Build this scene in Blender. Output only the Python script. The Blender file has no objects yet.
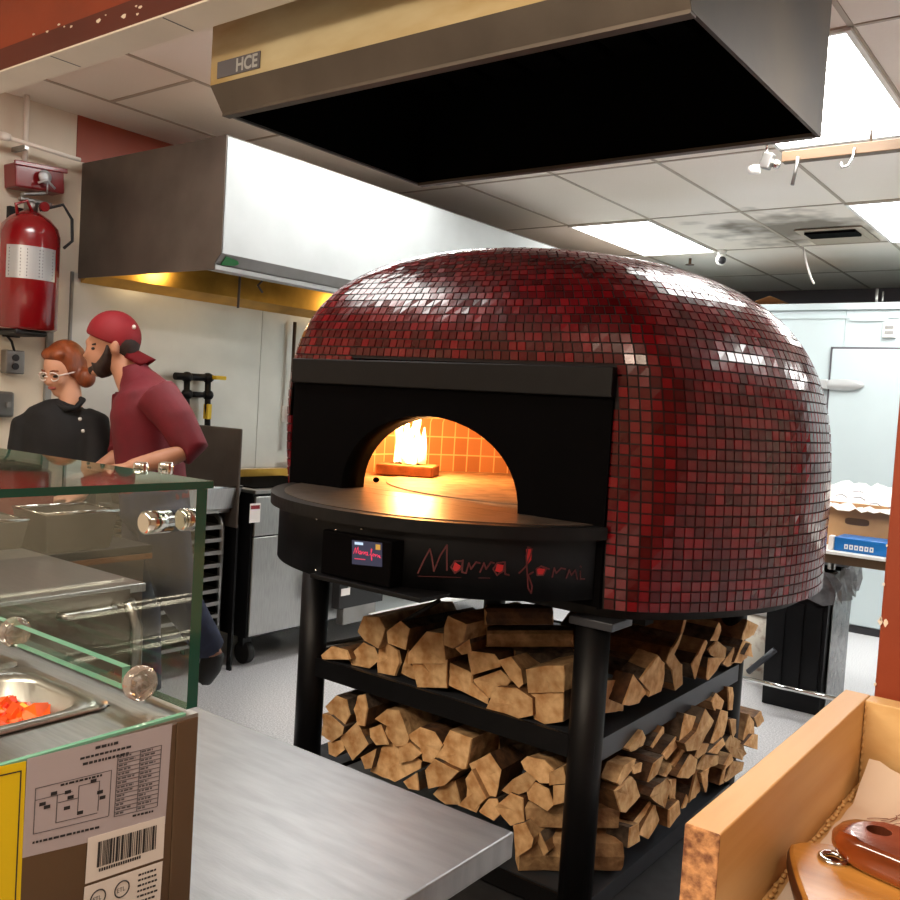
import bpy, bmesh, math, random
from mathutils import Vector as V, Matrix as M
random.seed(7)
SC = bpy.context.scene; COL = SC.collection
PI = math.pi
# ------------------------------------------------------------------ camera
YAW, PITCH, ROLL, FPX, EYE = math.radians(36.967), math.radians(2.85), math.radians(3.482), 908.8, 1.45
FW = V((-math.sin(YAW)*math.cos(PITCH), math.cos(YAW)*math.cos(PITCH), -math.sin(PITCH)))
R0 = V((math.cos(YAW), math.sin(YAW), 0)); U0 = R0.cross(FW)
RT = R0*math.cos(ROLL) + U0*math.sin(ROLL); UP = U0*math.cos(ROLL) - R0*math.sin(ROLL)
CAM = V((0, 0, EYE))
cam = bpy.data.objects.new('camera', bpy.data.cameras.new('camera')); COL.objects.link(cam)
cam.data.sensor_width = 36; cam.data.lens = FPX/900*36; cam.data.clip_start = .05
cam.matrix_world = M(((RT.x, UP.x, -FW.x, 0), (RT.y, UP.y, -FW.y, 0), (RT.z, UP.z, -FW.z, EYE), (0, 0, 0, 1)))
SC.camera = cam
def ray(px, py): return FW + RT*((px-450)/FPX) - UP*((py-450)/FPX)
def on(px, py, ax, v):
    d = ray(px, py); return CAM + d*((v-CAM[ax])/d[ax])
def dep(px, py, t): return CAM + ray(px, py)*t
# ------------------------------------------------------------------ world, light, exposure
w = bpy.data.worlds.new('world'); SC.world = w; w.use_nodes = True
w.node_tree.nodes['Background'].inputs[0].default_value = (1, .93, .85, 1)
w.node_tree.nodes['Background'].inputs[1].default_value = .02
SC.view_settings.view_transform = 'Standard'; SC.view_settings.look = 'None'
SC.view_settings.gamma = 1; SC.view_settings.use_curve_mapping = False
SC.view_settings.exposure = 0.0
TROFFER = 19.0          # emission of the ceiling panels over the kitchen
def area(name, loc, size, power, col, rot=(0, 0, 0)):
    l = bpy.data.lights.new(name, 'AREA'); l.shape = 'RECTANGLE'; l.size, l.size_y = size; l.energy = power; l.color = col
    o = bpy.data.objects.new(name, l); o.location = loc; o.rotation_euler = rot; COL.objects.link(o); return o
area('dining_room_light', (-.5, -.7, 2.68), (1.2, .6), 58, (1, .82, .62))
area('dining_room_light', (-1.9, -1.0, 2.68), (1.2, .6), 95, (1, .84, .66))
area('dining_room_light', (.9, .35, 2.68), (.6, .6), 9, (1, .82, .62))

# ------------------------------------------------------------------ materials
def lin(c): return tuple(((x/12.92) if x <= .04045 else ((x+.055)/1.055)**2.4) for x in c)
def hexc(h):
    h = h.lstrip('#'); return lin(tuple(int(h[i:i+2], 16)/255 for i in (0, 2, 4)))
def nd(nt, t, **kw):
    n = nt.nodes.new(t)
    for k, v in kw.items(): setattr(n, k, v)
    return n
def mat(name, col, rough=.5, metal=0, var=0, scale=8, stretch=(1, 1, 1), bump=0, bscale=40, coat=0, emit=None, es=0, trans=0, col2=None, spec=.5, thr=(.35, .65)):
    m = bpy.data.materials.new(name); m.use_nodes = True; nt = m.node_tree; b = nt.nodes['Principled BSDF']
    if isinstance(col, str): col = hexc(col)
    if isinstance(col2, str): col2 = hexc(col2)
    b.inputs['Base Color'].default_value = (*col, 1); b.inputs['Roughness'].default_value = rough
    b.inputs['Metallic'].default_value = metal; b.inputs['Coat Weight'].default_value = coat; b.inputs['Coat Roughness'].default_value = .08
    b.inputs['Specular IOR Level'].default_value = spec
    if emit: b.inputs['Emission Color'].default_value = (*emit, 1); b.inputs['Emission Strength'].default_value = es
    if trans: b.inputs['Transmission Weight'].default_value = trans
    if var or bump or col2:
        tc = nd(nt, 'ShaderNodeTexCoord'); mp = nd(nt, 'ShaderNodeMapping'); mp.inputs['Scale'].default_value = stretch
        nt.links.new(tc.outputs['Object'], mp.inputs['Vector'])
        nz = nd(nt, 'ShaderNodeTexNoise'); nz.inputs['Scale'].default_value = scale; nz.inputs['Detail'].default_value = 5
        nt.links.new(mp.outputs[0], nz.inputs['Vector'])
        if var or col2:
            r = nd(nt, 'ShaderNodeValToRGB'); r.color_ramp.elements[0].position = thr[0]; r.color_ramp.elements[1].position = thr[1]
            c2 = col2 if col2 else tuple(min(1, x*(1+var)) for x in col); c1 = col if col2 else tuple(x*(1-var) for x in col)
            r.color_ramp.elements[0].color = (*c1, 1); r.color_ramp.elements[1].color = (*c2, 1)
            nt.links.new(nz.outputs[0], r.inputs[0]); nt.links.new(r.outputs[0], b.inputs['Base Color'])
        if bump:
            n2 = nd(nt, 'ShaderNodeTexNoise'); n2.inputs['Scale'].default_value = bscale; n2.inputs['Detail'].default_value = 4
            nt.links.new(mp.outputs[0], n2.inputs['Vector'])
            bp = nd(nt, 'ShaderNodeBump'); bp.inputs['Strength'].default_value = bump; bp.inputs['Distance'].default_value = .01
            nt.links.new(n2.outputs[0], bp.inputs['Height']); nt.links.new(bp.outputs[0], b.inputs['Normal'])
    return m
def wood(name, c1, c2, scale=6, stretch=(1, .12, 1), rough=.5, coat=0, bump=.1):
    return mat(name, c1, rough, col2=c2, scale=scale*4, stretch=stretch, coat=coat, bump=bump, bscale=scale*8)
MT = {}
MT['cream'] = mat('cream_paint', '#d9cdb9', .6, var=.04, scale=3)
MT['orange'] = mat('orange_paint', '#8e3a1c', .5, var=.1, scale=5, bump=.05)
MT['orange_dark'] = mat('brown_red_paint', '#5a2318', .5, var=.1, scale=5)
MT['offwhite'] = mat('offwhite_board', '#e6ddd0', .6, var=.05, scale=4)
MT['chip'] = mat('chipped_plaster', '#e9dccb', .8)
MT['brown_wall'] = mat('dining_wall', '#a08a74', .7, var=.1)
MT['steel'] = mat('brushed_steel', '#a8a8a6', .33, 1, var=.10, scale=14, stretch=(1, 14, 1), bump=.02)
MT['steel_top'] = mat('worn_steel_top', '#8b8b8c', .40, 1, var=.10, scale=9, stretch=(1, 5, 1), bump=.03, bscale=60)
MT['steel_dull'] = mat('dull_steel', '#8d8b88', .42, 1, var=.1, scale=6)
MT['steel_dark'] = mat('dark_brown_steel', '#5d544c', .45, .5, var=.25, scale=3)
MT['steel_white'] = mat('pale_hood_steel', '#b3b9ba', .38, .25, var=.05, scale=4)
MT['panel'] = mat('wall_panel_steel', '#cfcbc2', .30, .45, var=.06, scale=3)
MT['brass'] = mat('heat_stained_steel', '#b0935a', .32, .35, col2='#d8cca6', scale=2.2, stretch=(1, 1, 3), bump=.02)
MT['hood_dark'] = mat('mottled_brown_steel', '#2a2118', .42, .5, col2='#4d3f2c', scale=2.5)  # blotchy darker brown, right end panel of the oven hood only
MT['gold'] = mat('golden_lit_steel', '#c79a48', .28, 1, var=.2, scale=5)  # golden tone stands in for warm light on the flashing
MT['black'] = mat('black_powder_coat', '#0e0e10', .45, .1, var=.15, scale=20, spec=.25)
MT['black_face'] = mat('black_steel_face', '#060506', .65, 0, var=.12, scale=12, spec=.03)
MT['soot_shade'] = mat('soot_shade_black', '#030303', .9, spec=.05)  # charcoal and oil black; also the shade painted into the hood cavities
MT['rubber'] = mat('black_rubber', '#0d0d0e', .6)
MT['dark_tile_shade'] = mat('charcoal_tile_shade', '#2b2c2f', .7, var=.15, scale=20, spec=.3)
MT['shelf'] = mat('charcoal_shelf_steel', '#3c3f45', .42, .4, var=.1)
MT['chrome'] = mat('chrome', '#d6d6d4', .12, 1)
MT['grout'] = mat('dark_grout', '#14090a', .8)
MT['white'] = mat('white_plastic', '#e6e6e2', .4)
MT['cooler'] = mat('white_cooler_panel', '#bccacd', .38, var=.02, scale=2)
MT['grey'] = mat('grey_plastic', '#8c8c8a', .5)
MT['ext_red'] = mat('red_enamel', '#800911', .22, coat=.6)
MT['dark_red'] = mat('dark_red_enamel', '#7c1016', .3, coat=.3)
MT['silver_label'] = mat('silver_label', '#b7babb', .35, .4)
MT['ink'] = mat('black_ink', '#26262a', .6)
MT['greyink'] = mat('grey_ink', '#5c5a60', .6)
MT['label_grey'] = mat('grey_label', '#b3aab0', .45)
MT['label_white'] = mat('white_label', '#e2dbd6', .5)
MT['yellow'] = mat('yellow_label', '#e8c800', .45)
MT['bronze'] = mat('bronze_sheet', '#77634f', .36, .7, var=.06, scale=3)
MT['kraft'] = mat('cardboard', '#b98e60', .75, var=.08, scale=10)
MT['blue_box'] = mat('blue_card', '#1769b0', .4, var=.1)
MT['bag'] = mat('grey_plastic_bag', '#6f7174', .25, var=.3, scale=20, bump=.6, bscale=18)
MT['paper'] = mat('crumpled_paper', '#e3d3c4', .8, var=.03, bump=.25, bscale=14)
MT['paper_white'] = mat('white_paper', '#e8e6e0', .75, bump=.3, bscale=12)
MT['paper_ink'] = mat('brown_print', '#8a5a4c', .8)
MT['skin_m'] = mat('skin_tan', '#b98468', .5, var=.05)
MT['skin_w'] = mat('skin_light', '#cf9a7d', .5, var=.05)
MT['hair_m'] = mat('dark_brown_hair', '#2a1a14', .6, var=.3, scale=60)
MT['hair_w'] = mat('auburn_hair', '#7a3a16', .45, var=.35, scale=30, stretch=(1, 1, .3), bump=.4, bscale=60)
MT['shirt_red'] = mat('red_cotton', '#65091a', .75, var=.12, scale=12, bump=.3, bscale=14)
MT['cap_red'] = mat('red_cap', '#850a18', .7, var=.06, scale=12)
MT['shirt_black'] = mat('black_cotton', '#0d0e11', .8, var=.2, scale=12, bump=.3, bscale=14)
MT['navy'] = mat('navy_denim', '#1f2740', .8, var=.2, scale=30)
MT['eye'] = mat('dark_eye', '#20140f', .3)
MT['lip'] = mat('lip', '#a4584e', .5)
MT['clear_frame'] = mat('pale_plastic', '#e6d9cf', .25)
MT['tray_wood'] = wood('pine_board', '#c8985c', '#ddb981', 5, (.6, .06, 1), .5)
MT['end_wood'] = mat('pine_end_grain', '#6a3f26', .75, col2='#c08a5a', scale=130, bump=.5, bscale=50)
MT['handle_red'] = wood('varnished_red_wood', '#5a260f', '#8c3f17', 8, (.15, 1, 1), .16, 1)
MT['handle_pale'] = wood('acacia_wood', '#9a6526', '#c98f45', 6, (.15, 1, 1), .42, .15)
MT['handle_dark'] = mat('dark_walnut', '#4b2416', .3, var=.2)
MT['beam_wood'] = wood('lacquered_batten', '#5c4328', '#6e5234', 5, (.1, 1, 1), .5)
MT['log_side'] = [wood('split_wood_%s' % n, a, b, 7, (1, 1, 1), .75, bump=.5) for n, a, b in
                  (('tan', '#573a22', '#835c36'), ('brown', '#3d2717', '#634327'), ('pale', '#8a6845', '#bf9c70'))]
MT['bark'] = mat('rough_bark', '#2c211a', .9, col2='#6a5a4a', scale=26, bump=1, bscale=24)
MT['carrot'] = mat('orange_food', '#ef5a10', .45, var=.2, scale=30)
MT['food_yellow'] = mat('yellow_food', '#f0a818', .45)
MT['food_red'] = mat('red_food', '#d6321c', .45)
MT['stone'] = mat('oven_stone', '#94836f', .62, var=.3, scale=14, bump=.15)
MT['ledge_stone'] = mat('dark_ledge_stone', '#4a3f36', .38, var=.35, scale=16, bump=.12, spec=.4)
MT['block'] = mat('burner_brick', '#8c5a3c', .85, var=.2, scale=20, bump=.4)
MT['yellow_pl'] = mat('yellow_plastic', '#d8b71c', .45)
MT['brown_clad'] = mat('brown_slat_cladding', '#7a4c22', .55, var=.2, scale=30, stretch=(1, 1, 6))
MT['green'] = mat('green_enamel', '#1b8a44', .4)
MT['barrel'] = mat('white_pail_plastic', '#ddd6c6', .5, col2='#8f5f3a', scale=14, thr=(.55, .72))
MT['red_paint'] = mat('red_script_paint', '#a8161c', .5)
MT['script_worn'] = mat('worn_red_script', '#4a1216', .5)

def log_end():
    m = bpy.data.materials.new('log_end_grain'); m.use_nodes = True; nt = m.node_tree; b = nt.nodes['Principled BSDF']
    b.inputs['Roughness'].default_value = .8; b.inputs['Specular IOR Level'].default_value = .2
    tc = nd(nt, 'ShaderNodeTexCoord'); oi = nd(nt, 'ShaderNodeObjectInfo')
    nz = nd(nt, 'ShaderNodeTexNoise'); nz.inputs['Scale'].default_value = 28; nz.inputs['Detail'].default_value = 6
    nt.links.new(tc.outputs['Object'], nz.inputs['Vector'])
    r = nd(nt, 'ShaderNodeValToRGB'); r.color_ramp.elements[0].position = .3; r.color_ramp.elements[1].position = .7
    r.color_ramp.elements[0].color = (*hexc('#b98755'), 1); r.color_ramp.elements[1].color = (*hexc('#eac492'), 1)
    nt.links.new(nz.outputs[0], r.inputs[0])
    hs = nd(nt, 'ShaderNodeHueSaturation'); mr = nd(nt, 'ShaderNodeMapRange'); mr.inputs[3].default_value = .72; mr.inputs[4].default_value = 1.12
    nt.links.new(oi.outputs['Random'], mr.inputs[0]); nt.links.new(mr.outputs[0], hs.inputs['Value']); nt.links.new(r.outputs[0], hs.inputs['Color'])
    nt.links.new(hs.outputs[0], b.inputs['Base Color'])
    bp = nd(nt, 'ShaderNodeBump'); bp.inputs['Strength'].default_value = .5; bp.inputs['Distance'].default_value = .01
    nt.links.new(nz.outputs[0], bp.inputs['Height']); nt.links.new(bp.outputs[0], b.inputs['Normal'])
    return m
MT['log_end'] = log_end()
def mosaic():
    m = bpy.data.materials.new('glossy_red_mosaic'); m.use_nodes = True; nt = m.node_tree; b = nt.nodes['Principled BSDF']
    b.inputs['Roughness'].default_value = .2; b.inputs['Coat Weight'].default_value = .15; b.inputs['Coat Roughness'].default_value = .08
    g = nd(nt, 'ShaderNodeNewGeometry'); r = nd(nt, 'ShaderNodeValToRGB'); r.color_ramp.elements[0].color = (*hexc('#400508'), 1); r.color_ramp.elements[1].color = (*hexc('#770f17'), 1)
    e = r.color_ramp.elements.new(.55); e.color = (*hexc('#580910'), 1)
    nt.links.new(g.outputs['Random Per Island'], r.inputs[0]); nt.links.new(r.outputs[0], b.inputs['Base Color'])
    return m
MT['mosaic'] = mosaic()
def glass(name, tint, fres=1.0, edge=False):
    m = bpy.data.materials.new(name); m.use_nodes = True; nt = m.node_tree; nt.nodes.remove(nt.nodes['Principled BSDF'])
    out = nt.nodes['Material Output']; tr = nd(nt, 'ShaderNodeBsdfTransparent'); tr.inputs[0].default_value = (*tint, 1)
    gl = nd(nt, 'ShaderNodeBsdfGlossy'); gl.inputs['Roughness'].default_value = .02; gl.inputs[0].default_value = (.9, .95, .93, 1)
    g = nd(nt, 'ShaderNodeNewGeometry'); dt = nd(nt, 'ShaderNodeVectorMath', operation='DOT_PRODUCT'); nt.links.new(g.outputs['Incoming'], dt.inputs[0]); nt.links.new(g.outputs['Normal'], dt.inputs[1])
    ab = nd(nt, 'ShaderNodeMath', operation='ABSOLUTE'); nt.links.new(dt.outputs['Value'], ab.inputs[0]); om = nd(nt, 'ShaderNodeMath', operation='SUBTRACT'); om.inputs[0].default_value = 1; nt.links.new(ab.outputs[0], om.inputs[1])
    pw = nd(nt, 'ShaderNodeMath', operation='POWER'); pw.inputs[1].default_value = 5; nt.links.new(om.outputs[0], pw.inputs[0])
    fr = nd(nt, 'ShaderNodeMath', operation='MULTIPLY_ADD'); fr.inputs[1].default_value = .9; fr.inputs[2].default_value = .045; nt.links.new(pw.outputs[0], fr.inputs[0])
    mx = nd(nt, 'ShaderNodeMixShader'); nt.links.new(fr.outputs[0], mx.inputs[0]); nt.links.new(tr.outputs[0], mx.inputs[1]); nt.links.new(gl.outputs[0], mx.inputs[2])
    nt.links.new(mx.outputs[0], out.inputs[0]); return m
MT['glass'] = glass('clear_glass', (.93, .95, .93))
MT['glass_edge'] = mat('green_glass_edge', '#07483d', .15, coat=.5)
MT['glass_edge_pale'] = mat('pale_green_glass_edge', '#6fa892', .15, coat=.5)
MT['lens'] = mat('clear_acrylic', '#c9b8b0', .05, trans=.8)
def emis(name, col, s, base=.8):
    m = bpy.data.materials.new(name); m.use_nodes = True; b = m.node_tree.nodes['Principled BSDF']
    b.inputs['Base Color'].default_value = (base, base, base, 1); b.inputs['Emission Color'].default_value = (*col, 1); b.inputs['Emission Strength'].default_value = s; return m
MT['troffer'] = emis('lit_diffuser', (1, .985, .95), TROFFER)
MT['flame'] = emis('flame_core', (1, .68, .28), 7)
MT['flame_out'] = emis('flame_tongue', (1, .38, .07), 3.2)
MT['screen'] = emis('screen_glow', hexc('#232a48'), .9, .02)
MT['screen_red'] = emis('screen_red', hexc('#ff3a5c'), 1.0, .02)
MT['screen_lite'] = emis('screen_icon', hexc('#cfe6ff'), 1.0, .02)
MT['screen_amber'] = emis('screen_icon_amber', hexc('#d8a040'), .9, .02)
def ceiling_mat():
    m = bpy.data.materials.new('stained_ceiling_tiles'); m.use_nodes = True; nt = m.node_tree; b = nt.nodes['Principled BSDF']; b.inputs['Roughness'].default_value = .85
    tc = nd(nt, 'ShaderNodeTexCoord'); nz = nd(nt, 'ShaderNodeTexNoise'); nz.inputs['Scale'].default_value = .7; nt.links.new(tc.outputs['Object'], nz.inputs[0])
    r = nd(nt, 'ShaderNodeValToRGB'); r.color_ramp.elements[0].position = .35; r.color_ramp.elements[1].position = .7
    r.color_ramp.elements[0].color = (*hexc('#e8dfd2'), 1); r.color_ramp.elements[1].color = (*hexc('#f6f1ea'), 1); nt.links.new(nz.outputs[0], r.inputs[0])
    # grease stain round the air vent
    sx = nd(nt, 'ShaderNodeVectorMath', operation='DISTANCE'); sx.inputs[1].default_value = (-1.93, 6.2, 2.75); nt.links.new(tc.outputs['Object'], sx.inputs[0])
    n3 = nd(nt, 'ShaderNodeTexNoise'); n3.inputs['Scale'].default_value = 5; nt.links.new(tc.outputs['Object'], n3.inputs[0])
    ad = nd(nt, 'ShaderNodeMath', operation='ADD'); nt.links.new(sx.outputs['Value'], ad.inputs[0]); nt.links.new(n3.outputs[0], ad.inputs[1])
    mr = nd(nt, 'ShaderNodeMapRange'); mr.inputs[1].default_value = .72; mr.inputs[2].default_value = 1.12; mr.inputs[3].default_value = .8; mr.inputs[4].default_value = 0; nt.links.new(ad.outputs[0], mr.inputs[0])
    mx = nd(nt, 'ShaderNodeMixRGB'); mx.inputs[2].default_value = (*hexc('#4a3c26'), 1); nt.links.new(mr.outputs[0], mx.inputs[0]); nt.links.new(r.outputs[0], mx.inputs[1])
    nt.links.new(mx.outputs[0], b.inputs['Base Color'])
    n2 = nd(nt, 'ShaderNodeTexNoise'); n2.inputs['Scale'].default_value = 90; nt.links.new(tc.outputs['Object'], n2.inputs[0])
    bp = nd(nt, 'ShaderNodeBump'); bp.inputs['Strength'].default_value = .15; bp.inputs['Distance'].default_value = .01; nt.links.new(n2.outputs[0], bp.inputs['Height']); nt.links.new(bp.outputs[0], b.inputs['Normal'])
    return m
MT['ceiling'] = ceiling_mat()
MT['tbar'] = mat('ceiling_grid_bar', '#aca08f', .5)
MT['tbar_dark'] = mat('ceiling_gap', '#4a3f36', .7)
def floor_tone():
    m = mat('speckled_grey_floor', '#adadb0', .4, col2='#d8d8da', scale=140, thr=(.4, .6)); return m
MT['floor'] = floor_tone()
def brick_mat():
    m = bpy.data.materials.new('firebrick'); m.use_nodes = True; nt = m.node_tree; b = nt.nodes['Principled BSDF']; b.inputs['Roughness'].default_value = .85
    uv = nd(nt, 'ShaderNodeUVMap'); bk = nd(nt, 'ShaderNodeTexBrick'); bk.offset = .0
    bk.inputs['Scale'].default_value = 1; bk.inputs['Brick Width'].default_value = .066; bk.inputs['Row Height'].default_value = .08; bk.inputs['Mortar Size'].default_value = .003
    bk.inputs['Color1'].default_value = (*hexc('#b0825c'), 1); bk.inputs['Color2'].default_value = (*hexc('#9c6e4c'), 1); bk.inputs['Mortar'].default_value = (*hexc('#e0bd95'), 1)
    nt.links.new(uv.outputs[0], bk.inputs[0]); nt.links.new(bk.outputs[0], b.inputs['Base Color']); return m
MT['firebrick'] = brick_mat()

# ------------------------------------------------------------------ mesh builder
class MB:
    def __init__(s): s.bm = bmesh.new()
    def _tag(s, geom, mi, smooth=False):
        for f in geom: f.material_index = mi; f.smooth = smooth
    def box(s, lo, hi, mi=0, bev=0, rot=None, piv=None):
        lo, hi = V(lo), V(hi); c = (lo+hi)/2; n0 = set(s.bm.faces)
        r = bmesh.ops.create_cube(s.bm, size=1); vs = r['verts']
        bmesh.ops.scale(s.bm, vec=hi-lo, verts=vs); bmesh.ops.translate(s.bm, vec=c, verts=vs)
        if bev:
            es = list({e for v in vs for e in v.link_edges}); bmesh.ops.bevel(s.bm, geom=es, offset=bev, segments=2, affect='EDGES', profile=.5)
        new = [f for f in s.bm.faces if f not in n0]; s._tag(new, mi)
        if rot is not None:
            vv = list({v for f in new for v in f.verts}); bmesh.ops.rotate(s.bm, cent=V(piv) if piv is not None else c, matrix=rot, verts=vv)
        return s
    def tube(s, pts, r, mi=0, n=12, cap=True, smooth=True, closed=False, ref=None):
        pts = [V(p) for p in pts]; rs = r if isinstance(r, (list, tuple)) else [r]*len(pts); rings = []
        prev = None; N = len(pts)
        for i, p in enumerate(pts):
            if closed: d = pts[(i+1) % N]-pts[i-1]
            else: d = (pts[min(i+1, N-1)]-pts[max(i-1, 0)])
            d.normalize()
            if ref is not None: prev = V(ref)
            if prev is None:
                a = V((0, 0, 1)) if abs(d.z) < .9 else V((1, 0, 0)); x = d.cross(a).normalized()
            else: x = (prev - d*prev.dot(d)).normalized()
            prev = x; y = d.cross(x); rr = rs[i]
            ra, rb = rr if isinstance(rr, (list, tuple)) else (rr, rr)
            rings.append([s.bm.verts.new(p + x*ra*math.cos(2*PI*k/n) + y*rb*math.sin(2*PI*k/n)) for k in range(n)])
        fs = []
        for i in range(N if closed else N-1):
            a, b = rings[i], rings[(i+1) % N]
            for k in range(n): fs.append(s.bm.faces.new((a[k], a[(k+1) % n], b[(k+1) % n], b[k])))
        s._tag(fs, mi, smooth)
        if cap and not closed: s._tag([s.bm.faces.new(rings[0][::-1]), s.bm.faces.new(rings[-1])], mi)
        return s
    def lathe(s, c, prof, mi=0, n=32, axis='z', smooth=True, cap=True):
        c = V(c); rings = []
        for r, h in prof:
            ring = []
            for k in range(n):
                a = 2*PI*k/n; x, y = r*math.cos(a), r*math.sin(a)
                p = {'z': V((x, y, h)), 'x': V((h, x, y)), 'y': V((y, h, x))}[axis]
                ring.append(s.bm.verts.new(c+p))
            rings.append(ring)
        fs = [s.bm.faces.new((a[k], a[(k+1) % n], b[(k+1) % n], b[k])) for a, b in zip(rings, rings[1:]) for k in range(n)]
        s._tag(fs, mi, smooth)
        if cap: s._tag([s.bm.faces.new(rings[0][::-1]), s.bm.faces.new(rings[-1])], mi)
        return s
    def prism(s, poly, ext, mi=0, smooth=False, mcap=None):
        ext = V(ext); a = [s.bm.verts.new(V(p)) for p in poly]; b = [s.bm.verts.new(V(p)+ext) for p in poly]; n = len(a)
        fs = [s.bm.faces.new((a[k], a[(k+1) % n], b[(k+1) % n], b[k])) for k in range(n)]; s._tag(fs, mi, smooth)
        s._tag([s.bm.faces.new(a[::-1]), s.bm.faces.new(b)], mi if mcap is None else mcap); return s
    def ell(s, c, rad, mi=0, mat3=None, n=20):
        r = bmesh.ops.create_uvsphere(s.bm, u_segments=n, v_segments=max(8, n*2//3), radius=1); vs = r['verts']
        for v in vs:
            p = V((v.co.x*rad[0], v.co.y*rad[1], v.co.z*rad[2])); v.co = (mat3 @ p if mat3 else p) + V(c)
        s._tag({f for v in vs for f in v.link_faces}, mi, True); return s
    def quad(s, pts, mi=0, smooth=False):
        s._tag([s.bm.faces.new([s.bm.verts.new(V(p)) for p in pts])], mi, smooth); return s
    def ribbon(s, pts, wid, nrm, mi=0, th=.0008):
        """flat stroke of given width lying on a surface with normal nrm"""
        pts = [V(p) for p in pts]
        for i in range(len(pts)-1):
            d = (pts[i+1]-pts[i]); 
            if d.length < 1e-7: continue
            nn = nrm(pts[i]) if callable(nrm) else V(nrm); sd = d.normalized().cross(nn)*wid/2; e = d.normalized()*wid*.35
            s.prism([pts[i]-sd-e, pts[i]+sd-e, pts[i+1]+sd+e, pts[i+1]-sd+e], nn*th, mi)
        return s
    def build(s, name, mats, parent=None, keep=False):
        bm = s.bm; bmesh.ops.recalc_face_normals(bm, faces=bm.faces)
        lo = V([min(v.co[i] for v in bm.verts) for i in range(3)]); hi = V([max(v.co[i] for v in bm.verts) for i in range(3)])
        c = V(((lo.x+hi.x)/2, (lo.y+hi.y)/2, lo.z if parent is None else (lo.z+hi.z)/2))
        if keep: c = V((0, 0, 0))
        bmesh.ops.translate(bm, vec=-c, verts=bm.verts)
        me = bpy.data.meshes.new(name); bm.to_mesh(me); bm.free()
        for m in (mats if isinstance(mats, (list, tuple)) else [mats]): me.materials.append(MT[m] if isinstance(m, str) else m)
        o = bpy.data.objects.new(name, me); COL.objects.link(o); link(o, c, parent); return o
WP = {}
def link(o, c, parent):
    WP[o.name] = V(c)
    if parent is not None: o.parent = parent; o.location = V(c) - WP[parent.name]
    else: o.location = c
def tag(o, label, cat, group=None):
    o['label'] = label; o['category'] = cat
    if group: o['group'] = group
    return o
def thing(name, label, cat, loc, group=None):
    o = bpy.data.objects.new(name, None); o.empty_display_size = .1; COL.objects.link(o); link(o, V(loc), None); return tag(o, label, cat, group)
def struct(o): o['kind'] = 'structure'; return o
def text_mesh(mb, s, size, origin, xd, yd, mi, th=.0008, sx=1.0):
    cu = bpy.data.curves.new('t', 'FONT'); cu.body = s; cu.size = size; cu.extrude = 0; cu.offset = .0012 if s == 'HCE' else 0
    ob = bpy.data.objects.new('t', cu); COL.objects.link(ob); bpy.context.view_layer.update()
    me = bpy.data.meshes.new_from_object(ob.evaluated_get(bpy.context.evaluated_depsgraph_get()))
    bpy.data.objects.remove(ob); xd, yd = V(xd).normalized(), V(yd).normalized(); nn = xd.cross(yd)
    vs = [mb.bm.verts.new(V(origin)+xd*v.co.x*sx+yd*v.co.y+nn*th) for v in me.vertices]
    for p in me.polygons:
        try: f = mb.bm.faces.new([vs[i] for i in p.vertices]); f.material_index = mi
        except ValueError: pass
    bpy.data.meshes.remove(me)
def remeshed(mb, name, mats, parent, vox=.012, smooth=3):
    o = mb.build(name, mats, parent)
    md = o.modifiers.new('r', 'REMESH'); md.mode = 'VOXEL'; md.voxel_size = vox; md.use_smooth_shade = True
    if smooth: ms = o.modifiers.new('s', 'SMOOTH'); ms.iterations = smooth; ms.factor = .5
    bpy.context.view_layer.update()
    me = bpy.data.meshes.new_from_object(o.evaluated_get(bpy.context.evaluated_depsgraph_get()))
    old = o.data; o.modifiers.clear(); o.data = me; bpy.data.meshes.remove(old); me.name = name
    for m in (mats if isinstance(mats, (list, tuple)) else [mats]):
        if MT[m].name not in [x.name for x in me.materials if x]: me.materials.append(MT[m])
    for p in me.polygons: p.use_smooth = True
    return o

# ------------------------------------------------------------------ setting
WX, ZC = -4.24, 2.75
struct(MB().box((-4.5, -3.2, -.1), (3.4, 9.2, 0)).build('floor', 'floor'))
struct(MB().box((-4.5, -3.2, ZC), (3.4, 9.2, ZC+.1)).build('ceiling', 'ceiling', keep=True))
g = MB()
for k in range(-4, 9):
    x = -.84-.61*k
    if WX < x: g.box((x-.009, 1.29, ZC-.004), (x+.009, 9.05, ZC+.001))
x = -.84+.61
while x < 3.1: g.box((x-.009, 1.29, ZC-.004), (x+.009, 9.05, ZC+.001)); x += .61
for y in (1.91, 3.13, 4.35, 5.57, 6.79, 8.01): g.box((WX, y-.008, ZC-.004), (3.2, y+.008, ZC+.001))
g.box((-3.89, 2.398, ZC-.003), (-3.28, 2.418, ZC+.001))
struct(g.build('trim_1', 'tbar'))
mb = MB(); mb.box((WX-.2, -3.2, 0), (WX, 9.2, ZC)); wl = struct(mb.build('wall_left', 'cream'))
struct(MB().box((WX, 2.45, 2.53), (WX+.004, 9.1, ZC)).build('trim_2', 'orange'))
struct(MB().box((-4.5, 9.0, 0), (3.4, 9.2, ZC)).build('wall_back', 'greyink'))
struct(MB().box((3.2, -3.2, 0), (3.4, 9.2, ZC)).build('wall_right', 'cream'))
struct(MB().box((-4.5, -3.2, 0), (3.4, -3.0, ZC)).build('wall_front', 'brown_wall'))
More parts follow.
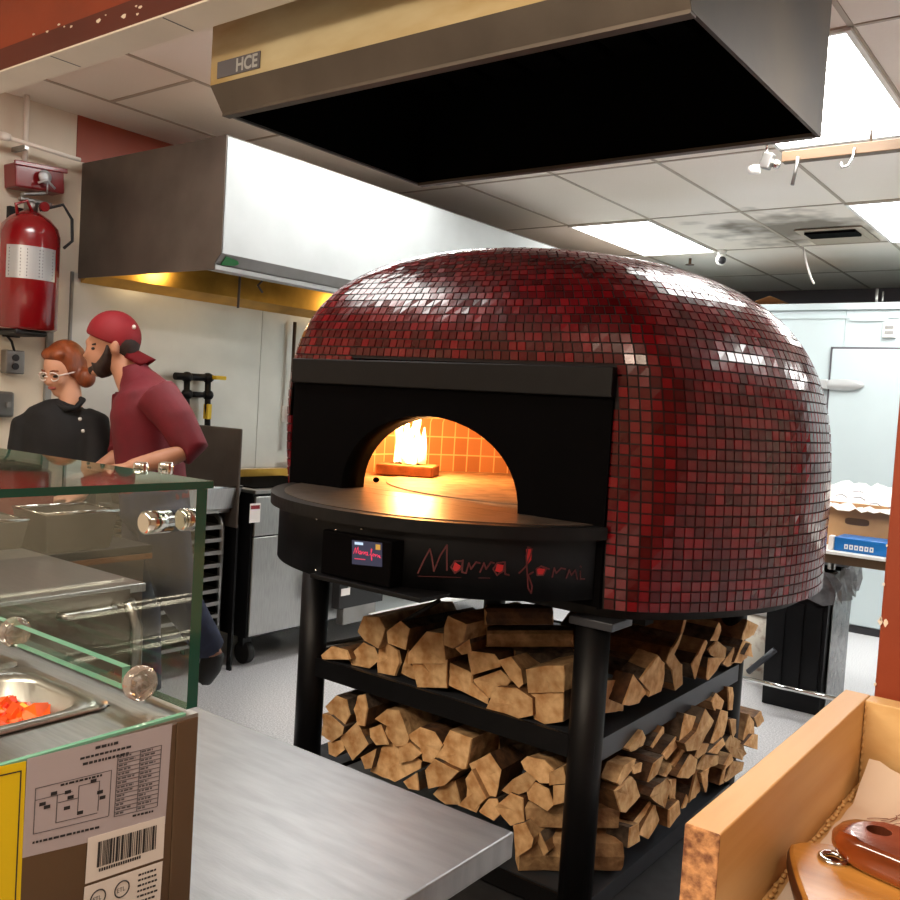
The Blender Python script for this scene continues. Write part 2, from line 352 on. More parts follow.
# partition: painted header and right-hand post, white board under the header
mb = MB(); mb.box((WX, 1.2, 2.31), (3.2, 1.285, ZC), 0)
mb.box((WX, 1.197, 2.253), (3.2, 1.285, 2.31), 1)
random.seed(3)
for i in range(11):
    px = random.uniform(15, 150); py = 46-px*.27+random.gauss(0, 2)-2*(i % 3)
    p = on(px, py, 1, 1.1965); r = random.uniform(.0015, .004)*(2.2 if i in (4, 9) else 1)
    mb.prism([p+V((r*2*math.cos(a)*random.uniform(.6, 1.2), 0, r*math.sin(a)*random.uniform(.6, 1.2))) for a in [k*PI/4 for k in range(8)]], (0, .002, 0), 2)
struct(mb.build('wall_partition', ['orange', 'orange_dark', 'chip']))
mb = MB(); mb.box((WX, 1.196, 2.249), (3.2, 1.287, 2.2535), 0)
for px, py in ((60, 52), (185, 20)):
    p = on(px, py+8, 2, 2.2475); mb.box((p.x-.002, 1.2, 2.2484), (p.x+.002, 1.28, 2.2494), 1)
struct(mb.build('trim_3', ['offwhite', 'greyink']))
mb = MB(); mb.box((-.232, 1.2, 0), (3.2, 1.285, 2.25), 0, .004)
for i in range(7):
    z = 1.13+i*.03+random.uniform(-.03, .03); r = random.choice((.0012, .0018, .0035)); p = V((-.2315+random.choice((0, 0, 0, .006)), 1.1985, z))
    mb.prism([p+V((r*math.cos(a)*random.uniform(.5, 1), 0, r*1.5*math.sin(a)*random.uniform(.6, 1.1))) for a in [k*PI/4 for k in range(8)]], (0, .003, 0), 1)
struct(mb.build('wall_post', ['orange', 'chip']))
# stainless wall panels under the hood
mb = MB()
for y0, y1 in ((2.455, 3.67), (3.674, 4.9), (4.904, 6.2), (6.204, 7.4)): mb.box((WX+.004, y0, .1), (WX+.012, y1, 1.985), 0)
mb.box((WX, 2.445, .1), (WX+.015, 2.457, 1.99), 1)
struct(mb.build('trim_4', ['panel', 'steel_dull']))
struct(MB().box((WX, 2.33, 0), (WX+.02, 2.36, 1.95)).build('trim_5', 'grey'))
# ceiling lights
def troffer(x0, y0, label):
    t = thing('ceiling_light', label, 'ceiling light', (x0+.305, y0+.61, ZC-.02), 'ceiling light panels')
    m = MB()
    for lo, hi in (((x0, y0), (x0+.61, y0+.02)), ((x0, y0+1.2), (x0+.61, y0+1.22)), ((x0, y0+.02), (x0+.02, y0+1.2)), ((x0+.59, y0+.02), (x0+.61, y0+1.2))):
        m.box((*lo, ZC-.014), (*hi, ZC-.004))
    m.build('frame', 'white', t)
    MB().box((x0+.021, y0+.021, ZC-.010), (x0+.589, y0+1.199, ZC-.005)).build('diffuser', 'troffer', t)
troffer(-3.28, 5.57, 'lit white ceiling panel just above the crown of the red oven')
troffer(-1.45, 5.57, 'lit white ceiling panel cut by the right edge, beyond the wooden rail')
troffer(-1.45, 3.13, 'brightest lit ceiling panel, right beside the steel hood corner')
troffer(-3.28, 2.6, 'lit ceiling panel hidden behind the black hood, in front of the long pale hood')
troffer(.38, 3.13, 'lit ceiling panel right of the oven, outside the picture')
troffer(.38, 5.57, 'lit ceiling panel in front of the cooler, outside the picture')

t = thing('ceiling_light', 'small square lit ceiling panel close behind the painted header, hidden by it', 'ceiling light', (-2.97, 1.6, ZC-.02), 'ceiling light panels')
MB().box((-3.28, 1.30, ZC-.012), (-2.67, 1.90, ZC-.004)).build('frame', 'white', t); MB().box((-3.26, 1.32, ZC-.018), (-2.69, 1.88, ZC-.0125)).build('diffuser', 'troffer', t)
# ------------------------------------------------------------------ exhaust hood over the oven
HX0, HX1, HY0, HY1, HZ, HT = -1.778, -.62, 1.392, 2.138, 2.1, ZC-.006
hood = thing('exhaust_hood', 'stained box exhaust hood with a black underside hanging over the oven mouth', 'hood', (-1.2, 1.76, HZ))
mb = MB(); mb.box((HX0, 1.352, 2.155), (HX1, 1.36, HT)); mb.build('front_panel', 'brass', hood)
mb = MB(); mb.prism([(HX0, 1.352, 2.155), (HX0, 1.36, 2.155), (HX0, 1.40, HZ), (HX0, 1.392, HZ)], (HX1-HX0, 0, 0)); mb.box((HX0, 1.39, HZ-.004), (HX1, 1.412, HZ+.004)); mb.build('front_lip', 'steel_dark', hood)
def hend(x): 
    return MB().prism([(x, 1.353, HT), (x, 1.353, 2.156), (x, 1.393, HZ), (x, HY1, HZ), (x, HY1, HT)], (.008, 0, 0))
hend(HX0-.001).build('end_panel', 'steel_dull', hood); hend(HX1-.007).build('end_panel', 'hood_dark', hood)
MB().box((HX0, HY1-.008, HZ), (HX1, HY1, HT)).build('back_panel', 'steel_dark', hood)
MB().box((HX0+.01, HY1-.03, HZ-.004), (HX1-.01, HY1-.008, HZ+.004)).build('drip_edge', 'steel_dark', hood)
mb = MB(); mb.box((HX0+.01, 1.40, 2.42), (HX1-.01, HY1-.01, 2.43))
for i in range(9):
    x = HX0+.03+i*.124; mb.box((x, 1.55, 2.36), (x+.1, HY1-.03, 2.40), bev=.006)
mb.box((HX0+.008, 1.40, 2.105), (HX0+.012, HY1-.01, 2.43)); mb.box((HX1-.012, 1.40, 2.105), (HX1-.008, HY1-.01, 2.43)); mb.box((HX0+.01, HY1-.014, 2.105), (HX1-.01, HY1-.009, 2.43)); mb.box((HX0+.01, 1.402, 2.112), (HX1-.01, 1.406, 2.43))
mb.build('filter_bank', 'soot_shade', hood)
mb = MB(); mb.box((-1.752, 1.3495, 2.166), (-1.606, 1.352, 2.203), 0)
text_mesh(mb, 'HCE', .040, (-1.686, 1.3493, 2.171), (1, 0, 0), (0, 0, 1), 1, .0005, .95)
o = mb.build('name_plate', ['greyink', 'silver_label'], hood); o['label'] = 'dark name plate with pale letters, half rubbed out'

# long pale hood over the cooking line
H2Y0, H2Y1, H2X, H2Z0, H2Z1 = 2.483, 6.85, -3.135, 1.962, 2.522
h2 = thing('line_hood', 'long pale steel hood above the cooking line on the left wall', 'hood', (-3.7, 4.8, H2Z0))
MB().box((H2X-.008, H2Y0, 2.03), (H2X, H2Y1, H2Z1)).build('front_panel', 'steel_white', h2)
mb = MB(); mb.prism([(H2X, H2Y0, 2.03), (H2X-.01, H2Y0, 2.03), (H2X-.055, H2Y0, H2Z0+.02), (H2X-.045, H2Y0, H2Z0+.02)], (0, H2Y1-H2Y0, 0)); mb.build('angled_strip', 'steel_dull', h2)
MB().box((H2X-.10, H2Y0, H2Z0), (H2X-.036, H2Y1, H2Z0+.022), bev=.003).build('bottom_rail', 'steel_white', h2)
MB().prism([(WX+.01, H2Y0-.004, H2Z0), (H2X-.04, H2Y0-.004, H2Z0), (H2X-.04, H2Y0-.004, H2Z0+.03), (H2X, H2Y0-.004, 2.03), (H2X, H2Y0-.004, H2Z1), (WX+.01, H2Y0-.004, H2Z1)], (0, .008, 0)).build('end_panel', 'steel_dark', h2)
MB().box((WX+.01, H2Y1-.008, H2Z0), (H2X, H2Y1, H2Z1)).build('end_panel', 'steel_dark', h2)
MB().box((WX+.01, H2Y0, H2Z1-.006), (H2X, H2Y1, H2Z1)).build('top_panel', 'steel_dark', h2)
mb = MB()
for i in range(70):
    y = H2Y0+.1+i*.066; mb.prism([(-3.55, y, 2.06), (-3.55, y+.034, 2.06), (-4.05, y+.034, 2.36), (-4.05, y, 2.36)], (.01, 0, .018))
mb.prism([(-3.53, H2Y0+.02, 2.075), (-3.53, H2Y1-.02, 2.075), (-4.06, H2Y1-.02, 2.40), (-4.06, H2Y0+.02, 2.40)], (.01, 0, .02), 1)
mb.box((-4.06, H2Y0+.01, 2.36), (WX+.02, H2Y1-.01, 2.38), 1)
mb.build('filter_bank', ['steel_dark', 'soot_shade'], h2)
MB().box((-3.60, H2Y0+.01, 2.03), (-3.50, H2Y1-.01, 2.06)).build('grease_gutter', 'steel_dull', h2)
MB().prism([(WX+.016, H2Y0+.01, H2Z0-.02), (WX+.016, H2Y0+.01, 2.12), (WX+.10, H2Y0+.01, 2.12), (WX+.10, H2Y0+.01, H2Z0+.02)], (0, H2Y1-H2Y0-.02, 0)).build('wall_flashing', 'gold', h2)
sl = lambda y, f: V((H2X-.045*f+.001, y, 2.03-.048*f))
mb = MB(); mb.prism([sl(2.51, .2), sl(2.58, .35), sl(2.595, .55), sl(2.58, .75), sl(2.51, .9)], (.003, 0, -.002), 0); mb.build('badge', 'green', h2)
for y, z in ((2.8, 1.93), (3.0, 1.9)): pass
hr = thing('hanging_hook', 'thin steel hook hanging from the pale hood, left of two', 'hook', on(239, 305, 0, -3.42))
p0, p1 = on(240, 276, 0, -3.42), on(238, 308, 0, -3.42)
MB().tube([V((-3.52, p0.y, 2.04)), V((-3.47, p0.y, 2.04)), p0+V((0, 0, .03)), p1], .006, n=8).build('hook_rod', 'steel_dark', hr)
hr = thing('hanging_hook', 'short bent hook hanging from the pale hood, right of two', 'hook', on(262, 295, 0, -3.42))
q = on(263, 280, 0, -3.42); MB().tube([V((-3.52, q.y, 2.045)), V((-3.47, q.y, 2.045)), q, q+V((0, -.03, -.03)), q+V((0, .0, -.06))], .006, n=8).build('hook_rod', 'steel_dark', hr)
hl = bpy.data.lights.new('hood_lamp', 'POINT'); hl.energy = 3.5; hl.color = (1, .72, .38); hl.shadow_soft_size = .05
for y in (3.0, 4.4):
    lp = thing('hood_lamp_fitting', 'caged lamp inside the pale hood, %s end' % ('near' if y < 4 else 'far'), 'lamp', (-3.85, y, 2.12))
    MB().lathe((-3.85, y, 2.12), [(.03, 0), (.045, .03), (.045, .07), (.03, .1)], n=16).build('lamp_globe', 'white', lp)
    lo_ = bpy.data.objects.new('hood_lamp', hl); lo_.location = (-3.92, y, 2.07); COL.objects.link(lo_)

# ------------------------------------------------------------------ left wall fittings
fe = thing('fire_extinguisher', 'large red fire extinguisher with a silver label hung on the cream wall', 'fire extinguisher', (-4.09, 2.155, 1.67))
MB().lathe((-4.09, 2.155, 1.67), [(.115, 0), (.13, .012), (.13, .43), (.12, .47), (.085, .51), (.035, .54)], n=36).build('cylinder', 'ext_red', fe)
mb = MB(); n = 20
for k in range(n):
    a0, a1 = -1.25+k*1.75/n, -1.25+(k+1)*1.75/n
    P = lambda a, z: V((-4.09+.1312*math.cos(a), 2.155+.1312*math.sin(a), z)); mb.quad([P(a0, 1.895), P(a1, 1.895), P(a1, 2.04), P(a0, 2.04)], 0, True)
P2 = lambda a, z: V((-4.09+.1318*math.cos(a), 2.155+.1318*math.sin(a), z))
for col in (-1.15, -.55, -.05):
    for r in range(9):
        z = 1.905+r*.0145; mb.quad([P2(col, z), P2(col+.42, z), P2(col+.42, z+.006), P2(col, z+.006)], 1)
mb.build('instruction_label', ['silver_label', 'greyink'], fe)
mb = MB(); mb.lathe((-4.09, 2.155, 2.205), [(.03, 0), (.03, .04), (.022, .05)], n=16); mb.box((-4.105, 2.10, 2.25), (-4.075, 2.25, 2.268), bev=.004); mb.box((-4.105, 2.11, 2.285), (-4.075, 2.22, 2.30), bev=.004, rot=M.Rotation(.25, 3, 'X'))
mb.build('valve_handle', 'steel_dull', fe)
MB().tube([(-4.06, 2.18, 2.22), (-4.02, 2.27, 2.26), (-4.01, 2.31, 2.2), (-4.0, 2.31, 2.10), (-4.0, 2.27, 2.06)], .007, n=10).build('hose', 'rubber', fe)
MB().tube([(-4.06, 2.08, 2.18), (-4.06, 2.07, 2.225), (-4.06, 2.12, 2.25), (-4.06, 2.15, 2.2)], .008, n=8).build('carry_loop', 'ext_red', fe)
MB().lathe((-4.05, 2.19, 2.235), [(.022, 0), (.022, .02)], axis='x', n=16).build('gauge', 'ext_red', fe)
MB().box((WX, 2.12, 1.64), (-4.21, 2.19, 2.24)).build('wall_bracket', 'rubber', fe)
MB().box((-4.2, 2.06, 1.645), (-4.0, 2.21, 1.672), bev=.01).build('boot', 'rubber', fe)
pb = thing('alarm_pull_box', 'red metal release box on the wall above the extinguisher', 'alarm box', (-4.17, 2.21, 2.32))
ry = M.Rotation(.07, 3, 'X')
MB().box((WX, 2.10, 2.325), (-4.13, 2.335, 2.435), bev=.008, rot=ry).build('case', 'dark_red', pb)
MB().box((-4.132, 2.09, 2.42), (-4.12, 2.345, 2.442), bev=.004, rot=ry).build('lid_rim', 'dark_red', pb)
mb = MB(); mb.lathe((-4.11, 2.225, 2.385), [(.03, 0), (.03, .008), (.012, .01)], axis='x', n=20); mb.tube([(-4.1, 2.19, 2.35), (-4.095, 2.23, 2.37), (-4.095, 2.27, 2.34)], .006, n=8); mb.tube([(-4.1, 2.235, 2.37), (-4.1, 2.235, 2.31)], .004, n=8); mb.build('pull_ring', 'silver_label', pb)
tag(MB().tube([(-4.18, 2.165, 2.44), (-4.18, 2.165, ZC-.002)], .012, n=12).build('conduit', 'offwhite'), 'upright steel conduit from the red box up to the ceiling', 'pipe')
pp = thing('sprinkler_pipe', 'horizontal steel pipe crossing the wall above the red box', 'pipe', (-4.1, 2.2, 2.5))
a_, b_ = on(3, 136, 0, -4.12), on(80, 160, 0, -4.12)
MB().tube([a_, b_], .010, n=12).build('pipe', 'offwhite', pp)
MB().lathe(a_, [(.016, -.02), (.02, 0), (.016, .03)], axis='y', n=16).build('coupling', 'offwhite', pp)
MB().box((WX, a_.y+.1, a_.z-.03), (-4.12, a_.y+.12, a_.z-.01)).build('clamp', 'steel', pp)
so = thing('wall_socket', 'grey metal socket box under the extinguisher, cord plugged in', 'socket', (-4.2, 2.155, 1.48))
MB().box((WX, 2.115, 1.47), (-4.185, 2.205, 1.58), bev=.006).build('box', 'steel_dull', so)
mb = MB(); [mb.lathe((-4.185, 2.16, z), [(.016, 0), (.016, .004)], axis='x', n=14) for z in (1.505, 1.545)]; mb.build('outlet', 'ink', so)
MB().tube([(-4.19, 2.155, 1.575), (-4.19, 2.14, 1.62), (-4.19, 2.10, 1.66), (-4.2, 2.02, 1.675)], .006, n=8).build('cord', 'rubber', so)
p = on(0, 404, 0, WX)
sb = thing('switch_box', 'plain grey metal switch box low on the cream wall at the left edge', 'switch', (-4.2, p.y, p.z-.06))
MB().box((WX, p.y-.09, p.z-.06), (-4.19, p.y+.045, p.z+.06), bev=.012).build('box', 'steel_dull', sb); MB().box((-4.191, p.y+.005, p.z-.012), (-4.18, p.y+.02, p.z+.012)).build('toggle', 'grey', sb)
p = on(285, 414, 0, WX+.012)
wo = thing('wall_outlet', 'small white outlet on the steel wall beside the oven', 'outlet', p)
MB().box((WX+.012, p.y-.03, p.z-.05), (WX+.022, p.y+.035, p.z+.05), bev=.003).build('plate', 'white', wo); MB().box((WX+.021, p.y-.012, p.z-.03), (WX+.024, p.y+.016, p.z+.03), bev=.002).build('receptacle', 'label_white', wo)
p = on(291, 400, 0, WX+.05)
tag(MB().tube([(WX+.05, p.y, 1.9), (WX+.05, p.y, 1.1)], .011, n=10).build('wall_conduit', 'steel_dark'), 'thin dark upright pipe on the steel wall next to the white outlet', 'pipe')
# gas pipe with valves
gp = thing('gas_pipe', 'black gas pipe with a yellow handle and tag on the steel wall', 'pipe', on(196, 424, 0, -4.18))
G = lambda px, py: on(px, py, 0, -4.17)
MB().tube([G(175, 376), G(212, 378)], .02, n=12).build('header_pipe', 'black', gp)
for px in (187, 208): MB().tube([G(px, 375), G(px-1, 470)], .017, n=12).build('riser', 'black', gp)
mb = MB(); [mb.ell(G(*q), (.032, .032, .03), n=12) for q in ((187, 377), (208, 378), (187, 394), (208, 395))]; mb.tube([G(186, 394), G(208, 395)], .016); mb.build('fittings', 'black', gp)
mb = MB(); mb.box(G(209, 377)+V((.0, .0, -.012)), G(217, 378)+V((.06, .02, .012)), bev=.004); mb.build('valve_handle', 'yellow_pl', gp)
MB().box(G(205, 419)+V((-.02, -.0, .0)), G(209, 404)+V((.022, .005, 0)), bev=.003).build('tag', 'yellow_pl', gp)

# ------------------------------------------------------------------ oven
OC = (-1.76, 2.94); DP = dict(h=1.049, n=4.591, m=2.69, R=.958, cx=-1.729, cy=2.93, tx=-.019, ty=-.013, sx=.029, sy=-.154, bl=.007)
YF = 2.22
def smax(a, b, k=.08): 
    h = max(0, min(1, .5+.5*(a-b)/k)); return b*(1-h)+a*h + k*h*(1-h)
def dome(t, th):
    D = DP; s = max(0, 1-t**D['n'])**(1/D['m'])*(1+D['bl']*math.sin(PI*min(1, t*1.3)))
    co = math.cos(th); X = s*D['R']*co*(1-.055*max(0, -co)*max(0, 1-t/.8))+D['cx']+D['sx']*t; Y = s*D['R']*math.sin(th)+D['cy']+D['sy']*t; zz = .92+D['h']*t; Y = smax(Y, YF+max(0, zz-1.575)**2*1.0)
    return V((X, Y, .92+D['h']*t+(D['tx']*(X+1.76)+D['ty']*(Y-2.94))*t*t))
oven = thing('pizza_oven', 'domed wood-fired pizza oven clad in glossy red mosaic tiles on a black steel stand', 'oven', (-1.76, 2.94, 0))
TS = [i/600 for i in range(601)]; AL = [0]
for a, b in zip(TS, TS[1:]): AL.append(AL[-1]+(dome(b, 0)-dome(a, 0)).length)
def t_at(L):
    lo, hi = 0, 600
    while hi-lo > 1:
        m_ = (lo+hi)//2
        if AL[m_] <= L: lo = m_
        else: hi = m_
    f = (L-AL[lo])/max(1e-9, AL[hi]-AL[lo]); return TS[lo]+f/600
PIT = .0305; NR = int(AL[-1]/PIT)
NTH = 480
def ringpts(t):
    P = [dome(t, 2*PI*k/NTH) for k in range(NTH+1)]; c = [0]
    for a, b in zip(P, P[1:]): c.append(c[-1]+(b-a).length)
    return P, c
def at(rp, u):
    P, c = rp; L = (u % 1)*c[-1]; lo, hi = 0, NTH
    while hi-lo > 1:
        m_ = (lo+hi)//2
        if c[m_] <= L: lo = m_
        else: hi = m_
    return P[lo].lerp(P[hi], (L-c[lo])/max(1e-9, c[hi]-c[lo]))
rings = [ringpts(t_at(i*PIT)) for i in range(NR+1)]
infac = lambda p: p.y < YF+.045 and abs(p.x+1.76) < .634 and p.z < 1.578
mb = MB(); bm = mb.bm; random.seed(11)
n0 = round(rings[0][1][-1]/PIT); off = 0
for i in range(NR):
    L = rings[i][1][-1]
    if L < .12: break
    n = n0 if L > .965*rings[0][1][-1] else round((L+rings[i+1][1][-1])/2/PIT)
    if n != n0: off = random.random()
    for k in range(n):
        u0, u1 = (k+off+.045)/n, (k+off+.955)/n
        a, b = at(rings[i], u0), at(rings[i], u1); d, c = at(rings[i+1], u0), at(rings[i+1], u1)
        v0, v1 = .05, .95
        q = [a.lerp(d, v0), b.lerp(c, v0), b.lerp(c, v1), a.lerp(d, v1)]; ce = sum(q, V())/4
        if infac(ce): continue
        if ce.y > 3.45 and ce.x < -1.9 and ce.z < 1.6: continue
        nn = (b-a).cross(d-a).normalized()
        top = [x.lerp(ce, .06)+nn*(.0035+random.gauss(0, .00045)) for x in q]; bot = [x-nn*.003 for x in q]
        tv = [bm.verts.new(x) for x in top]; bv = [bm.verts.new(x) for x in bot]
        bm.faces.new(tv)
        for j in range(4): bm.faces.new((bv[j], bv[(j+1) % 4], tv[(j+1) % 4], tv[j]))
mb.build('mosaic_cladding', 'mosaic', oven)
mb = MB(); bm = mb.bm; T2 = [t_at(AL[-1]*i/60) for i in range(61)]; grid = []
for t in T2: grid.append([bm.verts.new(dome(min(t, .9995), 2*PI*k/160)) for k in range(160)])
for i in range(60):
    for k in range(160):
        f = [grid[i][k], grid[i][(k+1) % 160], grid[i+1][(k+1) % 160], grid[i+1][k]]
        if infac(sum((v.co for v in f), V())/4): continue
        bm.faces.new(f).smooth = True
bm.faces.new(grid[-1])
bmesh.ops.delete(bm, geom=[v for v in bm.verts if not v.link_faces], context='VERTS')
mb.build('dome_shell', 'grout', oven)
mb = MB(); mb.prism([V((OC[0]+(p.x-OC[0])*.95, max(2.24, OC[1]+(p.y-OC[1])*.95), .888)) for p in rings[0][0][:-1:4]], (0, 0, .04)); mb.build('base_plate', 'black', oven)
# black facade with arched mouth
AXC, AW, AH, AZ = -1.757, .352, .265, 1.145
def arch(n=28): return [(AXC+AW*math.cos(PI*k/n), AZ+AH*math.sin(PI*k/n)**.92) for k in range(n+1)]
FX0, FX1, FZ0, FZ1 = -2.354, -1.132, 1.12, 1.5
def facade(y, mb, mi):
    A = arch(); bm = mb.bm
    outer = []
    for x, z in A:
        d = V((x-AXC, z-AZ)); 
        if d.length < 1e-6: d = V((0, 1))
        s = min(((FX1-AXC) if d.x > 0 else (AXC-FX0))/max(1e-6, abs(d.x)), (FZ1-AZ)/max(1e-6, d.y)); outer.append((AXC+d.x*s, AZ+d.y*s))
    iv = [bm.verts.new((x, y, z)) for x, z in A]; ov = [bm.verts.new((x, y, z)) for x, z in outer]
    for k in range(len(A)-1):
        bm.faces.new((iv[k], iv[k+1], ov[k+1], ov[k])).material_index = mi
        x0, x1 = outer[k], outer[k+1]
    # corner triangles
    for k in range(len(A)-1):
        (xa, za), (xb, zb) = outer[k], outer[k+1]
        if abs(xa-xb) > 1e-5 and abs(za-zb) > 1e-5:
            cx = FX1 if max(xa, xb) > AXC+.3 else FX0; bm.faces.new((ov[k], ov[k+1], bm.verts.new((cx, y, FZ1)))).material_index = mi
    return iv
mb = MB(); i0 = facade(YF-.012, mb, 0); i1 = facade(YF+.10, mb, 0)
for k in range(len(i0)-1): f = mb.bm.faces.new((i0[k], i0[k+1], i1[k+1], i1[k])); f.smooth = True
mb.box((FX0-.004, YF-.012, .93), (FX0, YF+.1, 1.575)); mb.box((FX1, YF-.012, .92), (FX1+.006, YF+.06, 1.575)); mb.box((FX0, YF-.012, .925), (FX1, YF+.05, 1.112))
mb.build('facade', 'black_face', oven)
mb = MB(); mb.box((FX0-.004, YF-.03, 1.494), (FX1+.008, YF+.06, 1.578), bev=.004); mb.build('lintel_band', 'black', oven)
# ledge and apron
def arcpts(ry, rx, xc, yb, n=48): return [(xc+rx*math.cos(PI+PI*k/n), yb+ry*math.sin(PI+PI*k/n)) for k in range(n+1)]
# superelliptic ledge outline through the measured points
def ledge_out(r, yb=2.205, n=56):
    a0 = math.asin((2.44-yb)/r); return [(-1.727+r*math.cos(PI+a0+(PI-2*a0)*k/n), 2.44+r*math.sin(PI+a0+(PI-2*a0)*k/n)) for k in range(n+1)]
LO = ledge_out(.657)
mb = MB(); mb.prism([V((x, y, 1.112)) for x, y in LO], (0, 0, .034)); mb.build('ledge_rim', 'black', oven)
LI = ledge_out(.615)
mb = MB(); mb.prism([V((x, y, 1.140)) for x, y in LI], (0, 0, .0085)); mb.build('ledge_slab', 'ledge_stone', oven)
AP = ledge_out(.628)
mb = MB(); bm = mb.bm
tp = [bm.verts.new((x, y, 1.114)) for x, y in AP]; bt = [bm.verts.new((x, y, .945)) for x, y in AP]
for k in range(len(AP)-1): bm.faces.new((bt[k], bt[k+1], tp[k+1], tp[k])).smooth = True
bm.faces.new(bt[::-1])
apron = mb.build('apron', 'black', oven)
def ap_pt(px, py, out=.001):
    """first hit of the pixel's ray on the apron wall"""
    d = ray(px, py)
    best = None
    for (x0, y0), (x1, y1) in zip(AP, AP[1:]):
        ex, ey = x1-x0, y1-y0; den = d.x*ey-d.y*ex
        if abs(den) < 1e-9: continue
        t = (x0*ey-y0*ex)/den; s_ = (x0*d.y-y0*d.x)/den
        if t > 0 and -.001 <= s_ <= 1.001 and (best is None or t < best[0]):
            nn = V((ey, -ex, 0)).normalized(); 
            if nn.y > 0: nn = -nn
            best = (t, nn)
    if best is None: return None, None
    return CAM+d*best[0]+best[1]*out, best[1]
# worn red script: strokes traced left to right
ST = [[(418, 573), (424, 560), (430, 549), (432, 557), (434, 571)], [(434, 571), (440, 556), (447, 545), (447, 558), (447, 570)],
      [(462, 561), (455, 561), (451, 567), (455, 573), (461, 569), (463, 560), (462, 572), (466, 573)],
      [(466, 573), (469, 563), (471, 569), (476, 562), (480, 563)], [(480, 572), (484, 563), (486, 569), (491, 562), (494, 563)],
      [(504, 562), (497, 563), (493, 569), (497, 575), (503, 571), (505, 562), (505, 574), (509, 575)],
      [(519, 573), (526, 566), (530, 556), (532, 549), (528, 547), (526, 556), (527, 572), (528, 588), (531, 593), (532, 586), (528, 575), (533, 572)],
      [(541, 566), (536, 569), (537, 575), (543, 575), (546, 569), (541, 566), (549, 569)], [(552, 577), (554, 568), (556, 573), (561, 568), (565, 569)],
      [(566, 578), (569, 570), (571, 575), (575, 570), (577, 579)], [(580, 571), (580, 579), (584, 579)], [(580, 566), (581, 567)]]
SB = [MB(), MB()]
for si, st in enumerate(ST):
    P = []; N = None; mb = SB[0 if si < 6 else 1]
    for i in range(len(st)-1):
        for f in (0, .5): 
            q, nn = ap_pt(st[i][0]+(st[i+1][0]-st[i][0])*f, st[i][1]+(st[i+1][1]-st[i][1])*f)
            if q: P.append(q); N = nn
    q, nn = ap_pt(*st[-1]); 
    if q: P.append(q)
    if len(P) > 1: mb.ribbon(P, .0042, N, 0)
for bi, bl in enumerate((((455, 562), (461, 566), (458, 572), (452, 570)), ((497, 564), (504, 565), (502, 573), (495, 571)), ((526, 549), (532, 549), (531, 560), (526, 566)), ((537, 568), (545, 569), (543, 575), (537, 574)))):
    q = [ap_pt(*p) for p in bl]; SB[bi//2].prism([a for a, _ in q], q[0][1]*.0006, 1)
q = [ap_pt(*p)[0] for p in ((418, 576), (450, 577), (490, 578))]; SB[0].ribbon(q, .0012, ap_pt(450, 577)[1], 0)
for b_ in SB: b_.build('script_word', ['script_worn', 'red_paint'], oven)
MB().box((-2.24, 2.62, .80), (-1.172, 2.68, .886)).build('support_beam', 'black', oven)
# control recess with touch screen
mb = MB()
C = lambda px, py, y: on(px, py, 1, y)
cx0, cx1 = -1.775, -1.522
mb.box((cx0, 1.795, .962), (cx1, 1.90, 1.085), 0, .004)
ctl = mb.build('control_housing', 'black_face', oven)
q = [C(352, 540, 1.7945), C(382, 543, 1.7945), C(382, 567, 1.7945), C(352, 564, 1.7945)]
mb = MB(); mb.prism(q, (0, .003, 0), 0)
def sp(u, v): return q[0].lerp(q[1], u).lerp(q[3].lerp(q[2], u), v)+V((0, -.0006, 0))
for st in ST[:11]:
    mb.ribbon([sp(.06+(x-418)/166*.9, .42+(y-560)/40*.42) for x, y in st], .0016, (0, -1, 0), 1, .0004)
mb.ribbon([sp(.1, .76), sp(.45, .76)], .002, (0, -1, 0), 1, .0004)
mb.prism([sp(.1, .06), sp(.38, .06), sp(.38, .17), sp(.1, .17)], (0, -.0005, 0), 2); mb.prism([sp(.8, .08), sp(.95, .08), sp(.95, .3), sp(.8, .3)], (0, -.0005, 0), 3)
mb.build('touch_screen', ['screen', 'screen_red', 'screen_lite', 'screen_amber'], ctl)
mb = MB(); mb.box((cx0-.02, 1.775, .948), (-1.40, 1.90, .960), bev=.002); mb.build('control_shelf', 'black', oven)
mb = MB(); qq = [ap_pt(393, 548)[0], ap_pt(399, 551)[0], ap_pt(391, 556)[0], ap_pt(399, 561)[0]]; mb.ribbon(qq, .003, ap_pt(395, 555)[1], 0); mb.build('red_switch_mark', 'red_paint', oven)
mb = MB()
for px, py in ((317, 519), (336, 530), (336, 553), (316, 570), (490, 531), (362, 529)):
    p_, n_ = ap_pt(px, py, 0); 
    if p_: mb.ell(p_, (.004, .004, .004), n=10)
mb.build('bolt', 'chrome', oven)
# firing chamber
FZ = 1.153; CR = .79
mb = MB(); bm = mb.bm; uvl = bm.loops.layers.uv.new('UVMap'); rows = []; N = 96; HH = 10
for j in range(HH+1):
    if j <= 5: r, z = CR, FZ-.01+j*.045
    else: a = (j-5)/5*PI/2; r, z = CR*math.cos(a)+.002, FZ+.215+.19*math.sin(a)
    rows.append([(V((-1.76+r*math.cos(2*PI*k/N), max(2.31, 2.95+r*math.sin(2*PI*k/N)), z))) for k in range(N)])
vs = [[bm.verts.new(p) for p in r] for r in rows]
for j in range(HH):
    for k in range(N):
        f4 = [(j, k), (j, k+1), (j+1, k+1), (j+1, k)]; pts = [rows[a][b % N] for a, b in f4]; ce = sum(pts, V())/4
        if ce.y < 2.315 and abs(ce.x-AXC) < AW+.04 and ce.z < AZ+AH+.03: continue
        f = bm.faces.new([vs[a][b % N] for a, b in f4]); f.smooth = True
        for l, (a, b) in zip(f.loops, f4): l[uvl].uv = (b*2*PI/N*CR, a*.045)
bmesh.ops.delete(bm, geom=[v for v in bm.verts if not v.link_faces], context='VERTS')
mb.build('firing_chamber', 'firebrick', oven)
